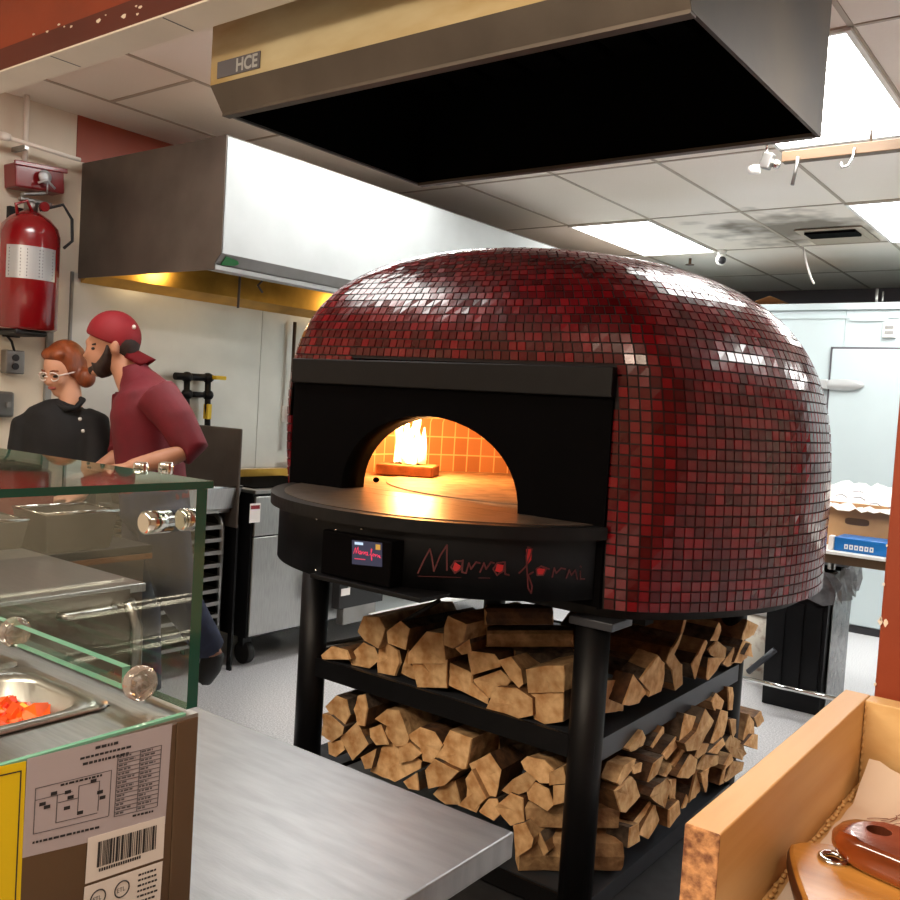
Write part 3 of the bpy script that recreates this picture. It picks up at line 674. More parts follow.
mb = MB(); mb.lathe((-1.76, 2.95, 1.13), [(.6, 0), (.6, FZ-1.13)], n=64); fl = mb.build('stone_deck', 'stone', oven)
mb = MB(); mb.prism([(-1.76+(CR+.005)*math.cos(2*PI*k/72), max(2.318, 2.95+(CR+.005)*math.sin(2*PI*k/72)), 1.13) for k in range(72)], (0, 0, FZ-.004-1.13)); mb.build('deck_surround', 'stone', oven)
# filler between mouth sill and chamber
MB().box((-2.2, 2.20, 1.12), (-1.34, 2.317, 1.1487)).build('mouth_sill', 'ledge_stone', oven)
# burner block with flame
bc = V((-2.36, 2.86, FZ))
mb = MB(); mb.box(bc+V((-.115, -.09, .001)), bc+V((.115, .09, .045)), bev=.006, rot=M.Rotation(.5, 3, 'Z')); blk = mb.build('burner_block', 'block', oven)
mb = MB(); mb.box(bc+V((-.05, -.03, .045)), bc+V((.05, .03, .052)), rot=M.Rotation(.5, 3, 'Z')); mb.build('burner_slot', 'rubber', blk)
random.seed(5)
def tongue(mb, base, h, r, mi, sway):
    pts, rs = [], []
    for i in range(9):
        f = i/8; pts.append(base+V((sway*math.sin(f*3+base.x*30)*f, sway*.6*math.sin(f*4.2+base.y*40)*f, h*f))); rs.append(max(.0015, r*(.7+.9*f-2.1*f*f+.5*f**3)))
    mb.tube(pts, rs, mi, 10)
mb = MB()
for i in range(11): tongue(mb, bc+V((random.uniform(-.05, .05), random.uniform(-.035, .035), .05)), random.uniform(.10, .27), random.uniform(.012, .024), 0 if i % 3 else 1, random.uniform(-.09, .09))
tag(mb.build('flame', ['flame', 'flame_out']), 'bright yellow flame burning on the brick burner inside the oven', 'flame')
fl = bpy.data.lights.new('flame_light', 'POINT'); fl.energy = 40; fl.color = (1, .45, .13); fl.shadow_soft_size = .08
fo = bpy.data.objects.new('flame_light', fl); fo.location = bc+V((.06, -.02, .19)); COL.objects.link(fo)
tag(MB().ell(on(376, 482, 2, FZ)+V((0, 0, .008)), (.012, .012, .01), n=10).build('ember', 'soot_shade'), 'small black lump of charcoal on the oven floor', 'charcoal')
tag(MB().box((-2.6, 1.45, .0005), (-.55, 3.38, .008)).build('floor_tone', 'dark_tile_shade'), 'dark floor zone under the oven stand, charcoal tiles and shade', 'mat')  # thin dark sheet: charcoal floor tiles with the shade put into the colour
# stand
LX0, LX1, LY0, LY1 = -2.268, -1.172, 2.275, 3.42
for x, y in ((LX1, LY0), (LX0, LY0), (LX1, LY1), (LX0, LY1)):
    mb = MB(); mb.lathe((x, y, 0), [(.049, 0), (.049, .885)], n=28); l = mb.build('leg', 'black', oven)
    MB().box((x-.05, y-.055, .862), (x+(.085 if x > -2 else .05), y+.07, .886), bev=.003).build('mounting_plate', 'shelf', l)
def shelfpart(z, th):
    mb = MB(); mb.box((LX0, LY0, z-.008), (LX1, LY1, z)); sh = mb.build('shelf', 'shelf', oven)
    for lo, hi in (((LX0-.02, LY0-.025, z-th), (LX1+.03, LY0-.015, z+.004)), ((LX1+.032, LY0-.025, z-th), (LX1+.042, LY1+.02, z+.004)), ((LX0-.03, LY0-.02, z-th), (LX0-.02, LY1+.02, z+.004)), ((LX0, LY1+.02, z-th), (LX1, LY1+.03, z+.004))):
        MB().box(lo, hi).build('edge_rail', 'shelf' if lo[0] > -1.2 else 'black', sh)
    MB().box((LX1, LY0-.02, z-.006), (LX1+.04, LY1+.02, z)).build('edge_lip', 'shelf', sh)
shelfpart(.535, .06); shelfpart(.072, .05)
mb = MB(); mb.tube([on(300, 648, 1, 2.40), on(345, 641, 1, 2.36), on(385, 633, 1, 2.32), on(420, 612, 1, 2.28), on(440, 600, 1, 2.3)], .007, n=8)
tag(mb.build('power_cable', 'rubber'), 'black cable hanging below the oven apron in front of the logs', 'cable')

# ------------------------------------------------------------------ firewood
random.seed(21)
LOGS = []
def split_log(poly, axis, depth, off, bark=None):
    """poly: outline of the visible cut end, world points; extrudes away from the cut end"""
    ex = V((0, 1, 0)) if axis == 'y' else V((-1, 0, 0)); P = [p.copy() for p in poly]; c = sum(P, V())/len(P); P = [c+(p-c)*1.09 for p in P]
    # subdivide outline and roughen
    Q = []
    for i, p in enumerate(P):
        n_ = P[(i+1) % len(P)]; k = max(1, int((n_-p).length/.025))
        for j in range(k): Q.append(p.lerp(n_, j/k))
    n = len(Q); ns = 6; mb = MB(); bm = mb.bm; rows = []
    wob = [random.gauss(0, .0018) for _ in Q]; tilt = V((random.gauss(0, .008), random.gauss(0, .008), random.gauss(0, .006)))
    a0 = random.uniform(.0, 2*PI); arc = random.uniform(1.2, 2.4) if bark is None else bark
    for s_ in range(ns+1):
        f = s_/ns; row = []
        for i, p in enumerate(Q):
            d = (p-c); r = 1+random.gauss(0, .012)*(s_ > 0)-.10*f
            if s_ == 0: r = .965
            row.append(bm.verts.new(c+d*r+ex*(depth*f if s_ > 1 else (.004 if s_ else 0))+tilt*f+ex*(wob[i] if s_ == 0 else 0)))
        rows.append(row)
    dd = 0 if axis == 'y' else 1; ms = {}
    for i in range(n):
        d = Q[i]-c; ang = math.atan2(d.z, d[dd]) % (2*PI); k = ((ang-a0) % (2*PI)); ms[i] = 4 if k < arc else (1+LOGS_N[0] % 3)
    for s_ in range(ns):
        for i in range(n):
            f = bm.faces.new((rows[s_][i], rows[s_][(i+1) % n], rows[s_+1][(i+1) % n], rows[s_+1][i])); f.material_index = 0 if s_ == 0 else ms[i]
    cv = bm.verts.new(c+ex*random.uniform(-.002, .003)); cb = bm.verts.new(c+ex*depth+tilt)
    for i in range(n):
        bm.faces.new((rows[0][(i+1) % n], rows[0][i], cv)); bm.faces.new((rows[-1][i], rows[-1][(i+1) % n], cb))
    LOGS_N[0] += 1
    return mb.build('firewood_log', ['log_end', MT['log_side'][0], MT['log_side'][1], MT['log_side'][2], 'bark'])
LOGS_N = [0]
def crop(ox, oy, sc, pts): return [(ox+x/sc, oy+y/sc) for x, y in pts]
A = lambda *p: crop(290, 590, 3.6, p); B = lambda *p: crop(420, 590, 4.5, p); Cc = lambda *p: crop(420, 690, 4.09, p); D_ = lambda *p: crop(590, 590, 4.5, p); E_ = lambda *p: crop(590, 680, 4.5, p)
UF = [A((115, 237), (150, 208), (200, 222), (212, 252), (120, 252)), A((208, 245), (262, 198), (300, 215), (318, 255), (285, 283), (225, 272)),
      A((245, 150), (265, 97), (320, 100), (338, 140), (318, 208), (270, 180)), A((350, 150), (395, 115), (425, 140), (412, 213), (355, 190)),
      A((322, 205), (335, 190), (385, 225), (392, 265), (375, 310), (315, 300)), A((430, 225), (490, 155), (545, 162), (555, 262), (430, 262)),
      A((428, 205), (425, 262), (458, 290), (460, 325), (400, 300)), A((440, 265), (562, 262), (560, 358), (460, 355)), A((555, 130), (570, 95), (632, 125), (622, 180), (585, 207), (555, 195)),
      A((598, 210), (640, 165), (650, 225), (620, 232)), B((218, 275), (330, 290), (358, 330), (352, 345), (235, 380)), B((355, 320), (410, 305), (452, 360), (462, 420), (445, 437), (400, 392)),
      B((112, 350), (125, 325), (230, 375), (222, 470), (130, 425)), B((240, 405), (355, 365), (405, 410), (380, 437), (310, 487)), B((220, 408), (300, 485), (300, 512), (225, 472)),
      B((302, 540), (345, 452), (430, 456), (497, 500), (500, 570), (440, 583), (380, 560)), B((497, 470), (640, 462), (640, 600), (560, 612), (515, 590)), B((480, 360), (560, 345), (640, 345), (645, 455), (490, 460))]
LF = [A((130, 420), (165, 385), (200, 400), (212, 450), (190, 495), (150, 455)), A((232, 430), (245, 385), (268, 380), (278, 430), (268, 487), (245, 482)), A((118, 450), (145, 455), (190, 495), (185, 520), (150, 545), (118, 520)),
      A((183, 535), (240, 480), (280, 555), (225, 610)), A((138, 550), (185, 542), (195, 575), (165, 600), (140, 590)), A((310, 465), (350, 433), (390, 438), (425, 530), (415, 557), (380, 560), (342, 512), (350, 490)),
      A((288, 500), (325, 488), (352, 555), (310, 557), (290, 530)), A((425, 530), (470, 500), (520, 515), (546, 560), (510, 620), (480, 612), (470, 570)), A((393, 572), (430, 553), (470, 590), (440, 612), (395, 622)),
      A((258, 602), (310, 573), (293, 640), (270, 642)), A((293, 652), (320, 578), (370, 553), (468, 620), (465, 642), (380, 687)), A((530, 600), (575, 512), (650, 540), (640, 605), (630, 642), (600, 642)),
      A((488, 650), (520, 613), (602, 655), (552, 702), (500, 712)), A((650, 630), (720, 593), (757, 650), (742, 740), (690, 732)), A((635, 682), (652, 655), (702, 750), (660, 790), (640, 780)),
      A((518, 735), (555, 693), (592, 690), (612, 770), (560, 770)), A((410, 690), (455, 660), (462, 720), (425, 715)), Cc((415, 295), (440, 273), (500, 288), (542, 330), (527, 377), (490, 377), (430, 325)),
      Cc((338, 410), (380, 368), (442, 333), (472, 365), (440, 412), (385, 432)), Cc((440, 410), (470, 383), (522, 410), (542, 470), (520, 492), (445, 447)), Cc((530, 340), (585, 318), (600, 380), (530, 388)),
      Cc((243, 495), (280, 448), (312, 448), (332, 500), (300, 532), (250, 502)), Cc((308, 480), (370, 428), (417, 448), (422, 540), (370, 552)), Cc((385, 560), (432, 548), (462, 610), (455, 642), (395, 682)),
      Cc((465, 588), (490, 588), (522, 660), (505, 677)), Cc((160, 470), (200, 430), (245, 470), (230, 500)), Cc((545, 395), (600, 390), (600, 455), (545, 470))]
UR = [D_((55, 412), (150, 408), (147, 540), (55, 552)), D_((150, 515), (198, 388), (254, 465), (220, 507), (180, 519)), D_((228, 405), (305, 302), (337, 340), (322, 455), (265, 477), (270, 455)),
      D_((345, 325), (370, 265), (402, 330), (414, 335), (414, 420), (385, 447), (368, 360)), D_((365, 272), (417, 188), (402, 247), (380, 292)), D_((462, 330), (520, 225), (527, 240), (492, 330), (476, 397)), D_((530, 392), (540, 308), (603, 308), (572, 362), (535, 402)),
      D_((533, 270), (572, 230), (612, 262), (607, 300), (590, 322), (545, 292)), D_((543, 227), (580, 148), (592, 185), (572, 227)), D_((685, 222), (710, 138), (753, 160), (737, 202), (690, 224)), D_((653, 325), (690, 230), (722, 240), (707, 302), (680, 327)), D_((703, 292), (727, 245), (734, 302)),
      D_((430, 120), (442, 118), (420, 185), (405, 205)), D_((600, 330), (650, 262), (655, 325), (620, 345))]
LR = [E_((178, 310), (240, 232), (250, 260), (237, 295), (190, 322)), E_((278, 300), (330, 213), (332, 240), (287, 307)), E_((328, 332), (397, 248), (402, 290), (347, 357)), E_((408, 272), (430, 158), (482, 170), (467, 242), (442, 272)),
      E_((478, 235), (517, 138), (552, 185), (492, 310), (440, 317), (430, 285)), E_((545, 280), (590, 140), (622, 148), (602, 242), (572, 287)), E_((548, 100), (570, 63), (602, 95), (592, 132), (560, 137)), E_((622, 36), (642, 36), (642, 132), (625, 132)),
      E_((628, 180), (657, 178), (657, 235), (640, 257)), E_((690, 267), (715, 158), (737, 190), (737, 240), (705, 277)), E_((743, 172), (770, 143), (783, 185), (757, 212)), E_((735, 248), (754, 248), (754, 312), (698, 292)),
      E_((608, 290), (640, 253), (682, 280), (702, 330), (682, 357), (640, 342)), E_((478, 345), (500, 288), (532, 288), (522, 327), (490, 354)), E_((540, 322), (602, 263), (607, 290), (572, 332)), E_((123, 460), (155, 388), (202, 358), (192, 402), (135, 472)),
      E_((185, 387), (232, 373), (227, 412), (200, 422)), E_((263, 457), (290, 378), (332, 343), (302, 422)), E_((368, 382), (417, 303), (427, 330), (390, 392)), E_((400, 437), (455, 338), (482, 360), (472, 417), (440, 440)),
      E_((485, 400), (520, 338), (577, 343), (572, 378), (520, 406)), E_((608, 382), (635, 333), (647, 360), (610, 402)), E_((608, 452), (640, 368), (692, 373), (682, 407), (615, 457)), E_((273, 522), (290, 488), (347, 443), (362, 480), (337, 572), (300, 547)),
      E_((333, 432), (365, 378), (372, 400), (345, 437)), E_((118, 502), (185, 438), (207, 460), (222, 522), (160, 592), (143, 590)), E_((203, 637), (250, 578), (272, 548), (267, 577), (220, 642)), E_((358, 457), (387, 448), (387, 562), (363, 572)),
      E_((358, 662), (360, 588), (402, 548), (407, 602)), E_((448, 547), (478, 408), (502, 408), (497, 502)), E_((500, 422), (537, 398), (522, 502)), E_((583, 472), (600, 398), (612, 400), (607, 462)), E_((413, 577), (435, 518), (442, 540), (430, 572)),
      E_((178, 752), (185, 668), (222, 648), (222, 722)), E_((223, 692), (290, 568), (312, 632), (265, 712))]
ORD = ['first', 'second', 'third', 'fourth', 'fifth', 'sixth', 'seventh', 'eighth', 'ninth', 'tenth', 'eleventh', 'twelfth', 'thirteenth', 'fourteenth', 'fifteenth', 'sixteenth', 'seventeenth', 'eighteenth', 'nineteenth', 'twentieth']
def stack(polys, axis, where, group, zb, first):
    """build each log, then label it by layer height and its order along the shelf"""
    obs = []
    for poly in polys:
        o_ = random.uniform(-.02, .02)
        pts = [on(x, y, 1, 2.275+o_) for x, y in poly] if axis == 'y' else [on(x, y, 0, -1.10+o_) for x, y in poly]
        z0 = min(p.z for p in pts)
        if z0 < zb: pts = [p+V((0, 0, zb-z0)) for p in pts]
        if axis == 'x':
            y0 = min(p.y for p in pts)
            if y0 < 2.34: pts = [CAM+(p-CAM)*(2.34/y0) for p in pts]
            z0 = min(p.z for p in pts)
            if z0 < zb: pts = [p+V((0, 0, zb-z0)) for p in pts]
        c = sum(pts, V())/len(pts)
        if axis == 'y': d = .40 if c.x < -1.60 else .16
        else: d = .40 if c.y > 2.72 else (.36 if min(p.y for p in pts) > 2.52 else .07)
        obs.append((c, split_log(pts, axis, d, o_), len(poly)))
    lay = {}
    for c, o_, n in obs: lay.setdefault(int((c.z-zb)/.078), []).append((c, o_, n))
    for k, row in lay.items():
        row.sort(key=lambda r: r[0].x if axis == 'y' else r[0].y)
        for i, (c, o_, n) in enumerate(row):
            sh = {3: 'wedge', 4: 'four-sided', 5: 'five-sided'}.get(n, 'rounded')
            tag(o_, '%s split log %s, %s layer up, %s from the %s' % (sh, where, ORD[k], ORD[i], first), 'firewood', group)
stack(UF, 'y', 'on the upper shelf front', 'firewood facing front on the upper shelf', .538, 'left leg')
stack(LF, 'y', 'on the lower shelf front', 'firewood facing front on the lower shelf', .074, 'left leg')
stack(UR, 'x', 'on the upper shelf side', 'firewood facing right on the upper shelf', .538, 'near leg')
stack(LR, 'x', 'on the lower shelf side', 'firewood facing right on the lower shelf', .074, 'near leg')
def long_log(px0, px1, py0, py1, ydist, half, label, mi, bark, end=4):
    """log lying askew behind the near leg, from the image corners of its visible long side"""
    random.seed(px0*7+py0); n = 12; mb = MB(); bm = mb.bm; rows = []
    t = (on(px0, (py0+py1)/2, 1, ydist)-CAM).dot(FW); fwd = V((FW.x, FW.y, 0)).normalized()
    a, b = dep(px0, (py0+py1)/2, t), dep(px1, (py0+py1)/2, t); hz = (dep(px0, py0, t)-dep(px0, py1, t)).length/2
    rad = [random.uniform(.9, 1.06) for _ in range(n)]
    for s_ in range(9):
        f = s_/8; c = a.lerp(b, f)+fwd*half; j = random.gauss(0, .002); skew = random.gauss(0, .004)*(s_ in (0, 8))
        row = []
        for k in range(n):
            ca, sa = math.cos(2*PI*k/n), math.sin(2*PI*k/n)
            row.append(bm.verts.new(c+fwd*(half*rad[k]*math.copysign(abs(ca)**.6, ca)+j)+V((0, 0, hz*rad[k]*math.copysign(abs(sa)**.6, sa)))+(b-a).normalized()*(random.gauss(0, .004) if s_ in (0, 8) else 0)))
        rows.append(row)
    for p, q in zip(rows, rows[1:]):
        for k in range(n): bm.faces.new((p[k], p[(k+1) % n], q[(k+1) % n], q[k])).material_index = mi if not (bark and k in bark) else 4
    bm.faces.new(rows[0][::-1]); bm.faces.new(rows[-1])
    zmin = min(v.co.z for v in bm.verts)
    if zmin < .073: bmesh.ops.translate(bm, vec=V((0, 0, .073-zmin)), verts=bm.verts)
    tag(mb.build('firewood_log', ['log_end', MT['log_side'][0], MT['log_side'][1], MT['log_side'][2], 'bark']), label, 'firewood', 'logs lying crosswise at the front corner')
long_log(487, 574, 631, 650, 2.335, .05, 'grey barked log lying crosswise high on the upper shelf beside the near leg', 3, (2, 3, 7, 8))
long_log(487, 553, 609, 628, 2.335, .05, 'topmost brown log lying crosswise right under the oven apron', 2, None)
long_log(514, 574, 651, 668, 2.345, .04, 'dark barked log lying crosswise below the grey barked log, upper shelf', 1, range(12))
long_log(500, 574, 741, 764, 2.40, .04, 'dark barked log lying crosswise under the upper shelf rail beside the near leg', 1, range(12))
long_log(523, 620, 803, 833, 2.275, .05, 'pale ridged log lying crosswise behind the near leg, upper of two near the floor', 3, None)
long_log(519, 624, 842, 880, 2.27, .05, 'pale crosswise log lying lowest behind the near leg on the bottom shelf', 3, None)

# ------------------------------------------------------------------ steel table and glass-topped prep rail
tb = thing('steel_table', 'brushed stainless worktable in the foreground left of the woodpile', 'table', (-1.3, .6, 0))
MB().box((-1.93, .12, .822), (-.65, 1.067, .86), bev=.003).build('table_top', 'steel_top', tb)
for x, y in ((-.78, .95), (-1.83, .95), (-.78, .22), (-1.83, .22)): MB().tube([(x, y, 0), (x, y, .823)], .02, n=16).build('leg', 'steel', tb)
MB().box((-1.85, .2, .22), (-.76, .97, .235)).build('undershelf', 'steel', tb)
UX, UY0, UY1, UXL = -.788, .18, .622, -1.72
pr = thing('prep_rail', 'bronze countertop food rail with a glass guard on the steel table', 'food rail', (-1.25, .4, .861))
mb = MB(); mb.box((UXL, UY0, .875), (UX, UY1-.028, .972), 0)
mb.box((UXL, UY0, .972), (UX, UY0+.055, 1.094)); mb.box((UXL, .572, .972), (UX, UY1-.028, 1.094)); mb.box((-.862, UY0+.055, .972), (UX, .572, 1.094)); mb.box((UXL, UY0+.055, .972), (-1.445, .572, 1.094))
mb.build('body', 'bronze', pr)
MB().box((UX-.05, UY1-.0275, .875), (UX+.001, UY1, 1.096), bev=.001).build('corner_post', 'bronze', pr)
MB().box((UXL, UY1-.0275, .875), (UX-.051, UY1, 1.094)).build('back_panel', 'bronze', pr)
for x in (UX-.06, UXL+.06):
    for y in (UY0+.05, UY1-.05): MB().lathe((x, y, .8605), [(.018, 0), (.018, .0143)], n=14).build('foot', 'rubber', pr)
# top frame with a row of openings: two pans visible
pans = [(-1.045, -.868), (-1.24, -1.063), (-1.435, -1.258)]
py0, py1 = UY0+.06, .567
mb = MB(); zt0, zt1 = 1.094, 1.1
mb.box((UXL, UY0, zt0), (UX, py0, zt1)); mb.box((UXL, py1, zt0), (UX, UY1, zt1)); mb.box((-.868, py0, zt0), (UX, py1, zt1)); mb.box((UXL, py0, zt0), (-1.435, py1, zt1))
for a, b in ((-1.063, -1.045), (-1.258, -1.24)): mb.box((a, py0, zt0), (b, py1, zt1))
mb.build('top_frame', 'steel', pr)
mb = MB(); mb.box((UX-.006, UY0, 1.1), (UX, UY1-.016, 1.103)); mb.build('edge_trim', 'glass_edge_pale', pr)
# glass guard
def pane(name, lo, hi, edge_axes, em='glass_edge'):
    mb = MB(); mb.box(lo, hi)
    for f in mb.bm.faces:
        ax = max(range(3), key=lambda i: abs((f.verts[0].co-f.verts[2].co).cross(f.verts[1].co-f.verts[3].co)[i])); f.material_index = 1 if ax in edge_axes else 0
    return mb.build(name, ['glass', em], pr)
GT = 1.3525
pane('glass_top', (UXL, UY0, GT-.008), (UX, UY1+.006, GT), (0, 1))
pane('glass_front', (UXL, UY1-.015, 1.1065), (UX-.001, UY1-.001, GT-.0085), (0, 2))
o = pane('glass_rail', (UXL+.01, .576, 1.118), (UX-.075, .586, 1.142), (0, 2), 'glass_edge_pale'); o['label'] = 'low green-edged glass strip between two clear knobs'
for px, py, yy in ((140, 683, .582), (15, 632, .582)):
    p = on(px, py, 1, yy); mb = MB(); mb.lathe((p.x, p.y, p.z), [(.004, -.009), (.017, -.008), (.019, -.004), (.019, .004), (.017, .008), (.004, .009)], axis='x', n=24); mb.build('glass_clamp', 'lens', pr)
p = on(143, 523, 1, .575)
for y0_, y1_ in ((.575, UY1-.0155), (UY1-.0005, .645)): MB().lathe((p.x, y0_, p.z), [(.010, 0), (.0125, .002), (.0125, y1_-y0_)], axis='y', n=20).build('standoff', 'chrome', pr)
for px in (141, 166):
    p = on(px, 468, 2, GT); mb = MB(); mb.lathe((p.x, p.y, GT-.012), [(.009, 0), (.009, .017), (.007, .019)], n=18); mb.build('top_bolt', 'chrome', pr)
MB().box((p.x-.010, .592, p.z+.0), (p.x+.010, .596, GT-.0085), bev=.001).build('bracket_strap', 'bronze', pr)
# stickers on the end face
LX = UX+.0004
Lp = lambda px, py, o=0: on(px, py, 0, LX+o)
mb = MB()
def sheet(c4, mi, o=0): mb.prism([Lp(x, y, o) for x, y in c4], (.0004, 0, 0), mi)
wl4 = ((27, 759), (172, 723.5), (165, 824), (22, 858))
sheet(wl4, 0)
def wl(u, v, o=.0006):
    a = [Lp(x, y, o) for x, y in wl4]; return a[0].lerp(a[1], u).lerp(a[3].lerp(a[2], u), v)
def bar(u0, v0, u1, v1, h, mi=1): mb.prism([wl(u0, v0), wl(u1, v1), wl(u1, v1+h), wl(u0, v0+h)], (.0002, 0, 0), mi)
random.seed(2)
def words(u0, u1, v, h=.02, mi=1):
    u = u0
    while u < u1:
        w_ = random.uniform(.012, .035); bar(u, v, min(u+w_, u1), v, h, mi); u += w_+.008
words(.44, .60, .045, .028); words(.34, .70, .12, .022); words(.36, .68, .18, .026)
tx0, tx1, ty0, ty1 = .60, .925, .19, .80
for k in range(15): v = ty0+(ty1-ty0)*k/14; bar(tx0, v, tx1, v, .006, 2)
for u in (tx0, .765, tx1): mb.prism([wl(u, ty0), wl(u+.006, ty0), wl(u+.006, ty1), wl(u, ty1)], (.0002, 0, 0), 2)
for k in range(14):
    v = ty0+(ty1-ty0)*k/14+.013; words(tx0+.012, tx0+random.uniform(.06, .14), v, .016, 2); words(.775, .775+random.uniform(.05, .12), v, .016, 2)
for a in (((.06, .32), (.56, .32)), ((.06, .78), (.56, .78)), ((.06, .44), (.3, .44)), ((.21, .52), (.34, .52)), ((.2, .72), (.48, .72)), ((.34, .40), (.48, .40))): bar(*a[0], *a[1], .006, 2)
for u, v0, v1 in ((.06, .32, .78), (.56, .32, .78), (.2, .44, .72), (.34, .4, .66), (.48, .4, .7)): mb.prism([wl(u, v0), wl(u+.005, v0), wl(u+.005, v1), wl(u, v1)], (.0002, 0, 0), 2)
for u, v in ((.09, .48), (.12, .52), (.25, .42), (.27, .48), (.25, .58), (.42, .37), (.47, .5), (.49, .56), (.34, .66), (.16, .4)): bar(u, v, u+.04, v, .035, 1)
words(.22, .5, .34, .02); words(.06, .5, .86, .022); words(.74, .9, .83, .02)
mb.build('wiring_label', ['label_grey', 'ink', 'greyink'], pr)
mb = MB(); yl = ((-12, 769), (26, 761), (20, 905), (-18, 915)); sheet(yl, 0)
for a, b in (((-6, 777), (21, 771)), ((21, 771), (15, 905))): mb.ribbon([Lp(*a, .0006), Lp(*b, .0006)], .0012, (1, 0, 0), 1, .0002)
mb.build('energy_label', ['yellow', 'ink'], pr)
mb = MB(); bl = ((88, 838), (165, 816), (163, 858), (85, 884)); sheet(bl, 0, .0006)
a4 = [Lp(x, y, .0012) for x, y in bl]
bq = lambda u, v: a4[0].lerp(a4[1], u).lerp(a4[3].lerp(a4[2], u), v)
u = .13
while u < .88:
    w_ = random.choice((.008, .012, .02, .03)); mb.prism([bq(u, .16), bq(u+w_, .16), bq(u+w_, .72), bq(u, .72)], (.0002, 0, 0), 1); u += w_+random.choice((.008, .012, .016))
u = .16
while u < .7: mb.prism([bq(u, .76), bq(u+.02, .76), bq(u+.02, .83), bq(u, .83)], (.0002, 0, 0), 1); u += .03
mb.build('barcode_label', ['label_white', 'ink'], pr)
mb = MB(); cl = ((84.5, 887), (162.5, 861), (159, 915), (80, 942)); sheet(cl, 0, .0006)
for px, py in ((122, 889), (98, 898)):
    c = Lp(px, py, .0012); r_ = .0082; mb.tube([c+V((0, r_*math.cos(a), r_*math.sin(a))) for a in [k*PI/12 for k in range(24)]], .0007, 1, 6, closed=True)
    text_mesh(mb, 'ETL', .0066, c+V((0, -.0062, -.0022)), (0, 1, 0), (0, 0, 1), 1, .0004, .92)
a4b = [Lp(x, y, .0012) for x, y in cl]; cq = lambda u, v: a4b[0].lerp(a4b[1], u).lerp(a4b[3].lerp(a4b[2], u), v)
for r in range(7):
    u = .68
    while u < .92: w_ = random.uniform(.02, .05); mb.prism([cq(u, .1+r*.1), cq(u+w_, .1+r*.1), cq(u+w_, .135+r*.1), cq(u, .135+r*.1)], (.0002, 0, 0), 1); u += w_+.012
mb.build('approval_label', ['label_white', 'ink'], pr)
# pans and food
def food_pan(x0, x1, y0, y1, label):
    t = thing('food_pan', label, 'pan', ((x0+x1)/2, (y0+y1)/2, .98), 'steel pans sunk in the food rail')
    mb = MB(); bm = mb.bm
    def rr(x0, x1, y0, y1, r, z, n=6):
        o_ = []
        for cx, cy, a0 in ((x1-r, y1-r, 0), (x0+r, y1-r, PI/2), (x0+r, y0+r, PI), (x1-r, y0+r, 3*PI/2)):
            for k in range(n+1): a = a0+PI/2*k/n; o_.append(bm.verts.new((cx+r*math.cos(a), cy+r*math.sin(a), z)))
        return o_
    L_ = [rr(x0-.006, x1+.006, y0-.006, y1+.006, .02, 1.1012), rr(x0-.006, x1+.006, y0-.006, y1+.006, .02, 1.104), rr(x0+.010, x1-.010, y0+.010, y1-.010, .045, 1.104), rr(x0+.014, x1-.014, y0+.014, y1-.014, .045, 1.098), rr(x0+.03, x1-.03, y0+.03, y1-.03, .04, .985)]
    for a, b in zip(L_, L_[1:]):
        for k in range(len(a)): bm.faces.new((a[k], a[(k+1) % len(a)], b[(k+1) % len(a)], b[k])).smooth = True
    bm.faces.new(L_[-1]); mb.build('pan', 'steel', t); return t
food_pan(*pans[0], py0+.004, py1-.004, 'steel pan of chopped orange food nearest the label end of the rail')
food_pan(*pans[1], py0+.004, py1-.004, 'steel pan second from the label end of the rail')
food_pan(*pans[2], py0+.004, py1-.004, 'steel pan third from the label end, outside the picture')
random.seed(8); mb = MB()
for i in range(520):
    x = random.uniform(-1.015, -.90); y = random.uniform(py0+.06, py1-.02); f = 1-abs((x+.957)/.058)**2
    z = 1.066+.018*f*random.random()+.010*random.random()-.03*max(0, (y-.52)/.03); s_ = random.uniform(.005, .010); rt_ = M.Rotation(random.uniform(0, 3), 3, V((random.gauss(0, 1), random.gauss(0, 1), random.gauss(0, 1))))
    mb.box((x-s_, y-s_, z-s_), (x+s_, y+s_, z+s_*.8), random.choice((0, 0, 0, 0, 1, 2)), 0, rt_)
mb.box((-1.005, py0+.05, .99), (-.91, py1-.05, 1.05), 0)
o = mb.build('chopped_vegetables', ['carrot', 'food_yellow', 'food_red']); o['kind'] = 'stuff'; tag(o, 'heap of chopped orange and red vegetables in the steel pan', 'food')

# ------------------------------------------------------------------ wooden tray with handles, lower right
TX0, TY0, TY1, TZ0, TZ1, TT = -.262, .687, 1.187, 1.03, 1.13, .029
tr = thing('wooden_tray', 'open pine tray lined with printed paper in the lower right corner', 'tray', (0, .93, 1.02))
def board(lo, hi): return MB().box(lo, hi, 0, .0025)
mb = MB(); mb.box((TX0, TY0, TZ0-.02), (TX0+TT, TY1, TZ1), 0, .0015)
for f in mb.bm.faces:
    if f.calc_center_median().y < TY0+.002: f.material_index = 1
mb.build('side_board', ['tray_wood', 'end_wood'], tr)
MB().box((TX0+TT+.0005, TY1-.03, TZ0-.01), (.26, TY1, TZ1), 0, .0015).build('end_board', 'tray_wood', tr)
MB().box((.2605, TY0, TZ0-.02), (.29, TY1, TZ1), 0, .0015).build('side_board', 'tray_wood', tr)
MB().box((TX0+TT+.0005, TY0+.02, TZ0-.01), (.26, TY1-.031, TZ0)).build('tray_bottom', 'tray_wood', tr)
random.seed(4); mb = MB()
for i in range(40):
    y = TY0+.05+i*.011; mb.ell((TX0+TT+.003+random.uniform(0, .004), y, TZ0+.003), (.0025, .004, .002), n=8)
for i in range(10): mb.ell((TX0+TT+.002, TY1-.031, TZ0+.01+i*.009), (.0015, .0015, .003), n=8)
mb.build('glue_bead', 'tray_wood', tr)
mb = MB(); bm = mb.bm; NX, NY = 40, 40; gv = []
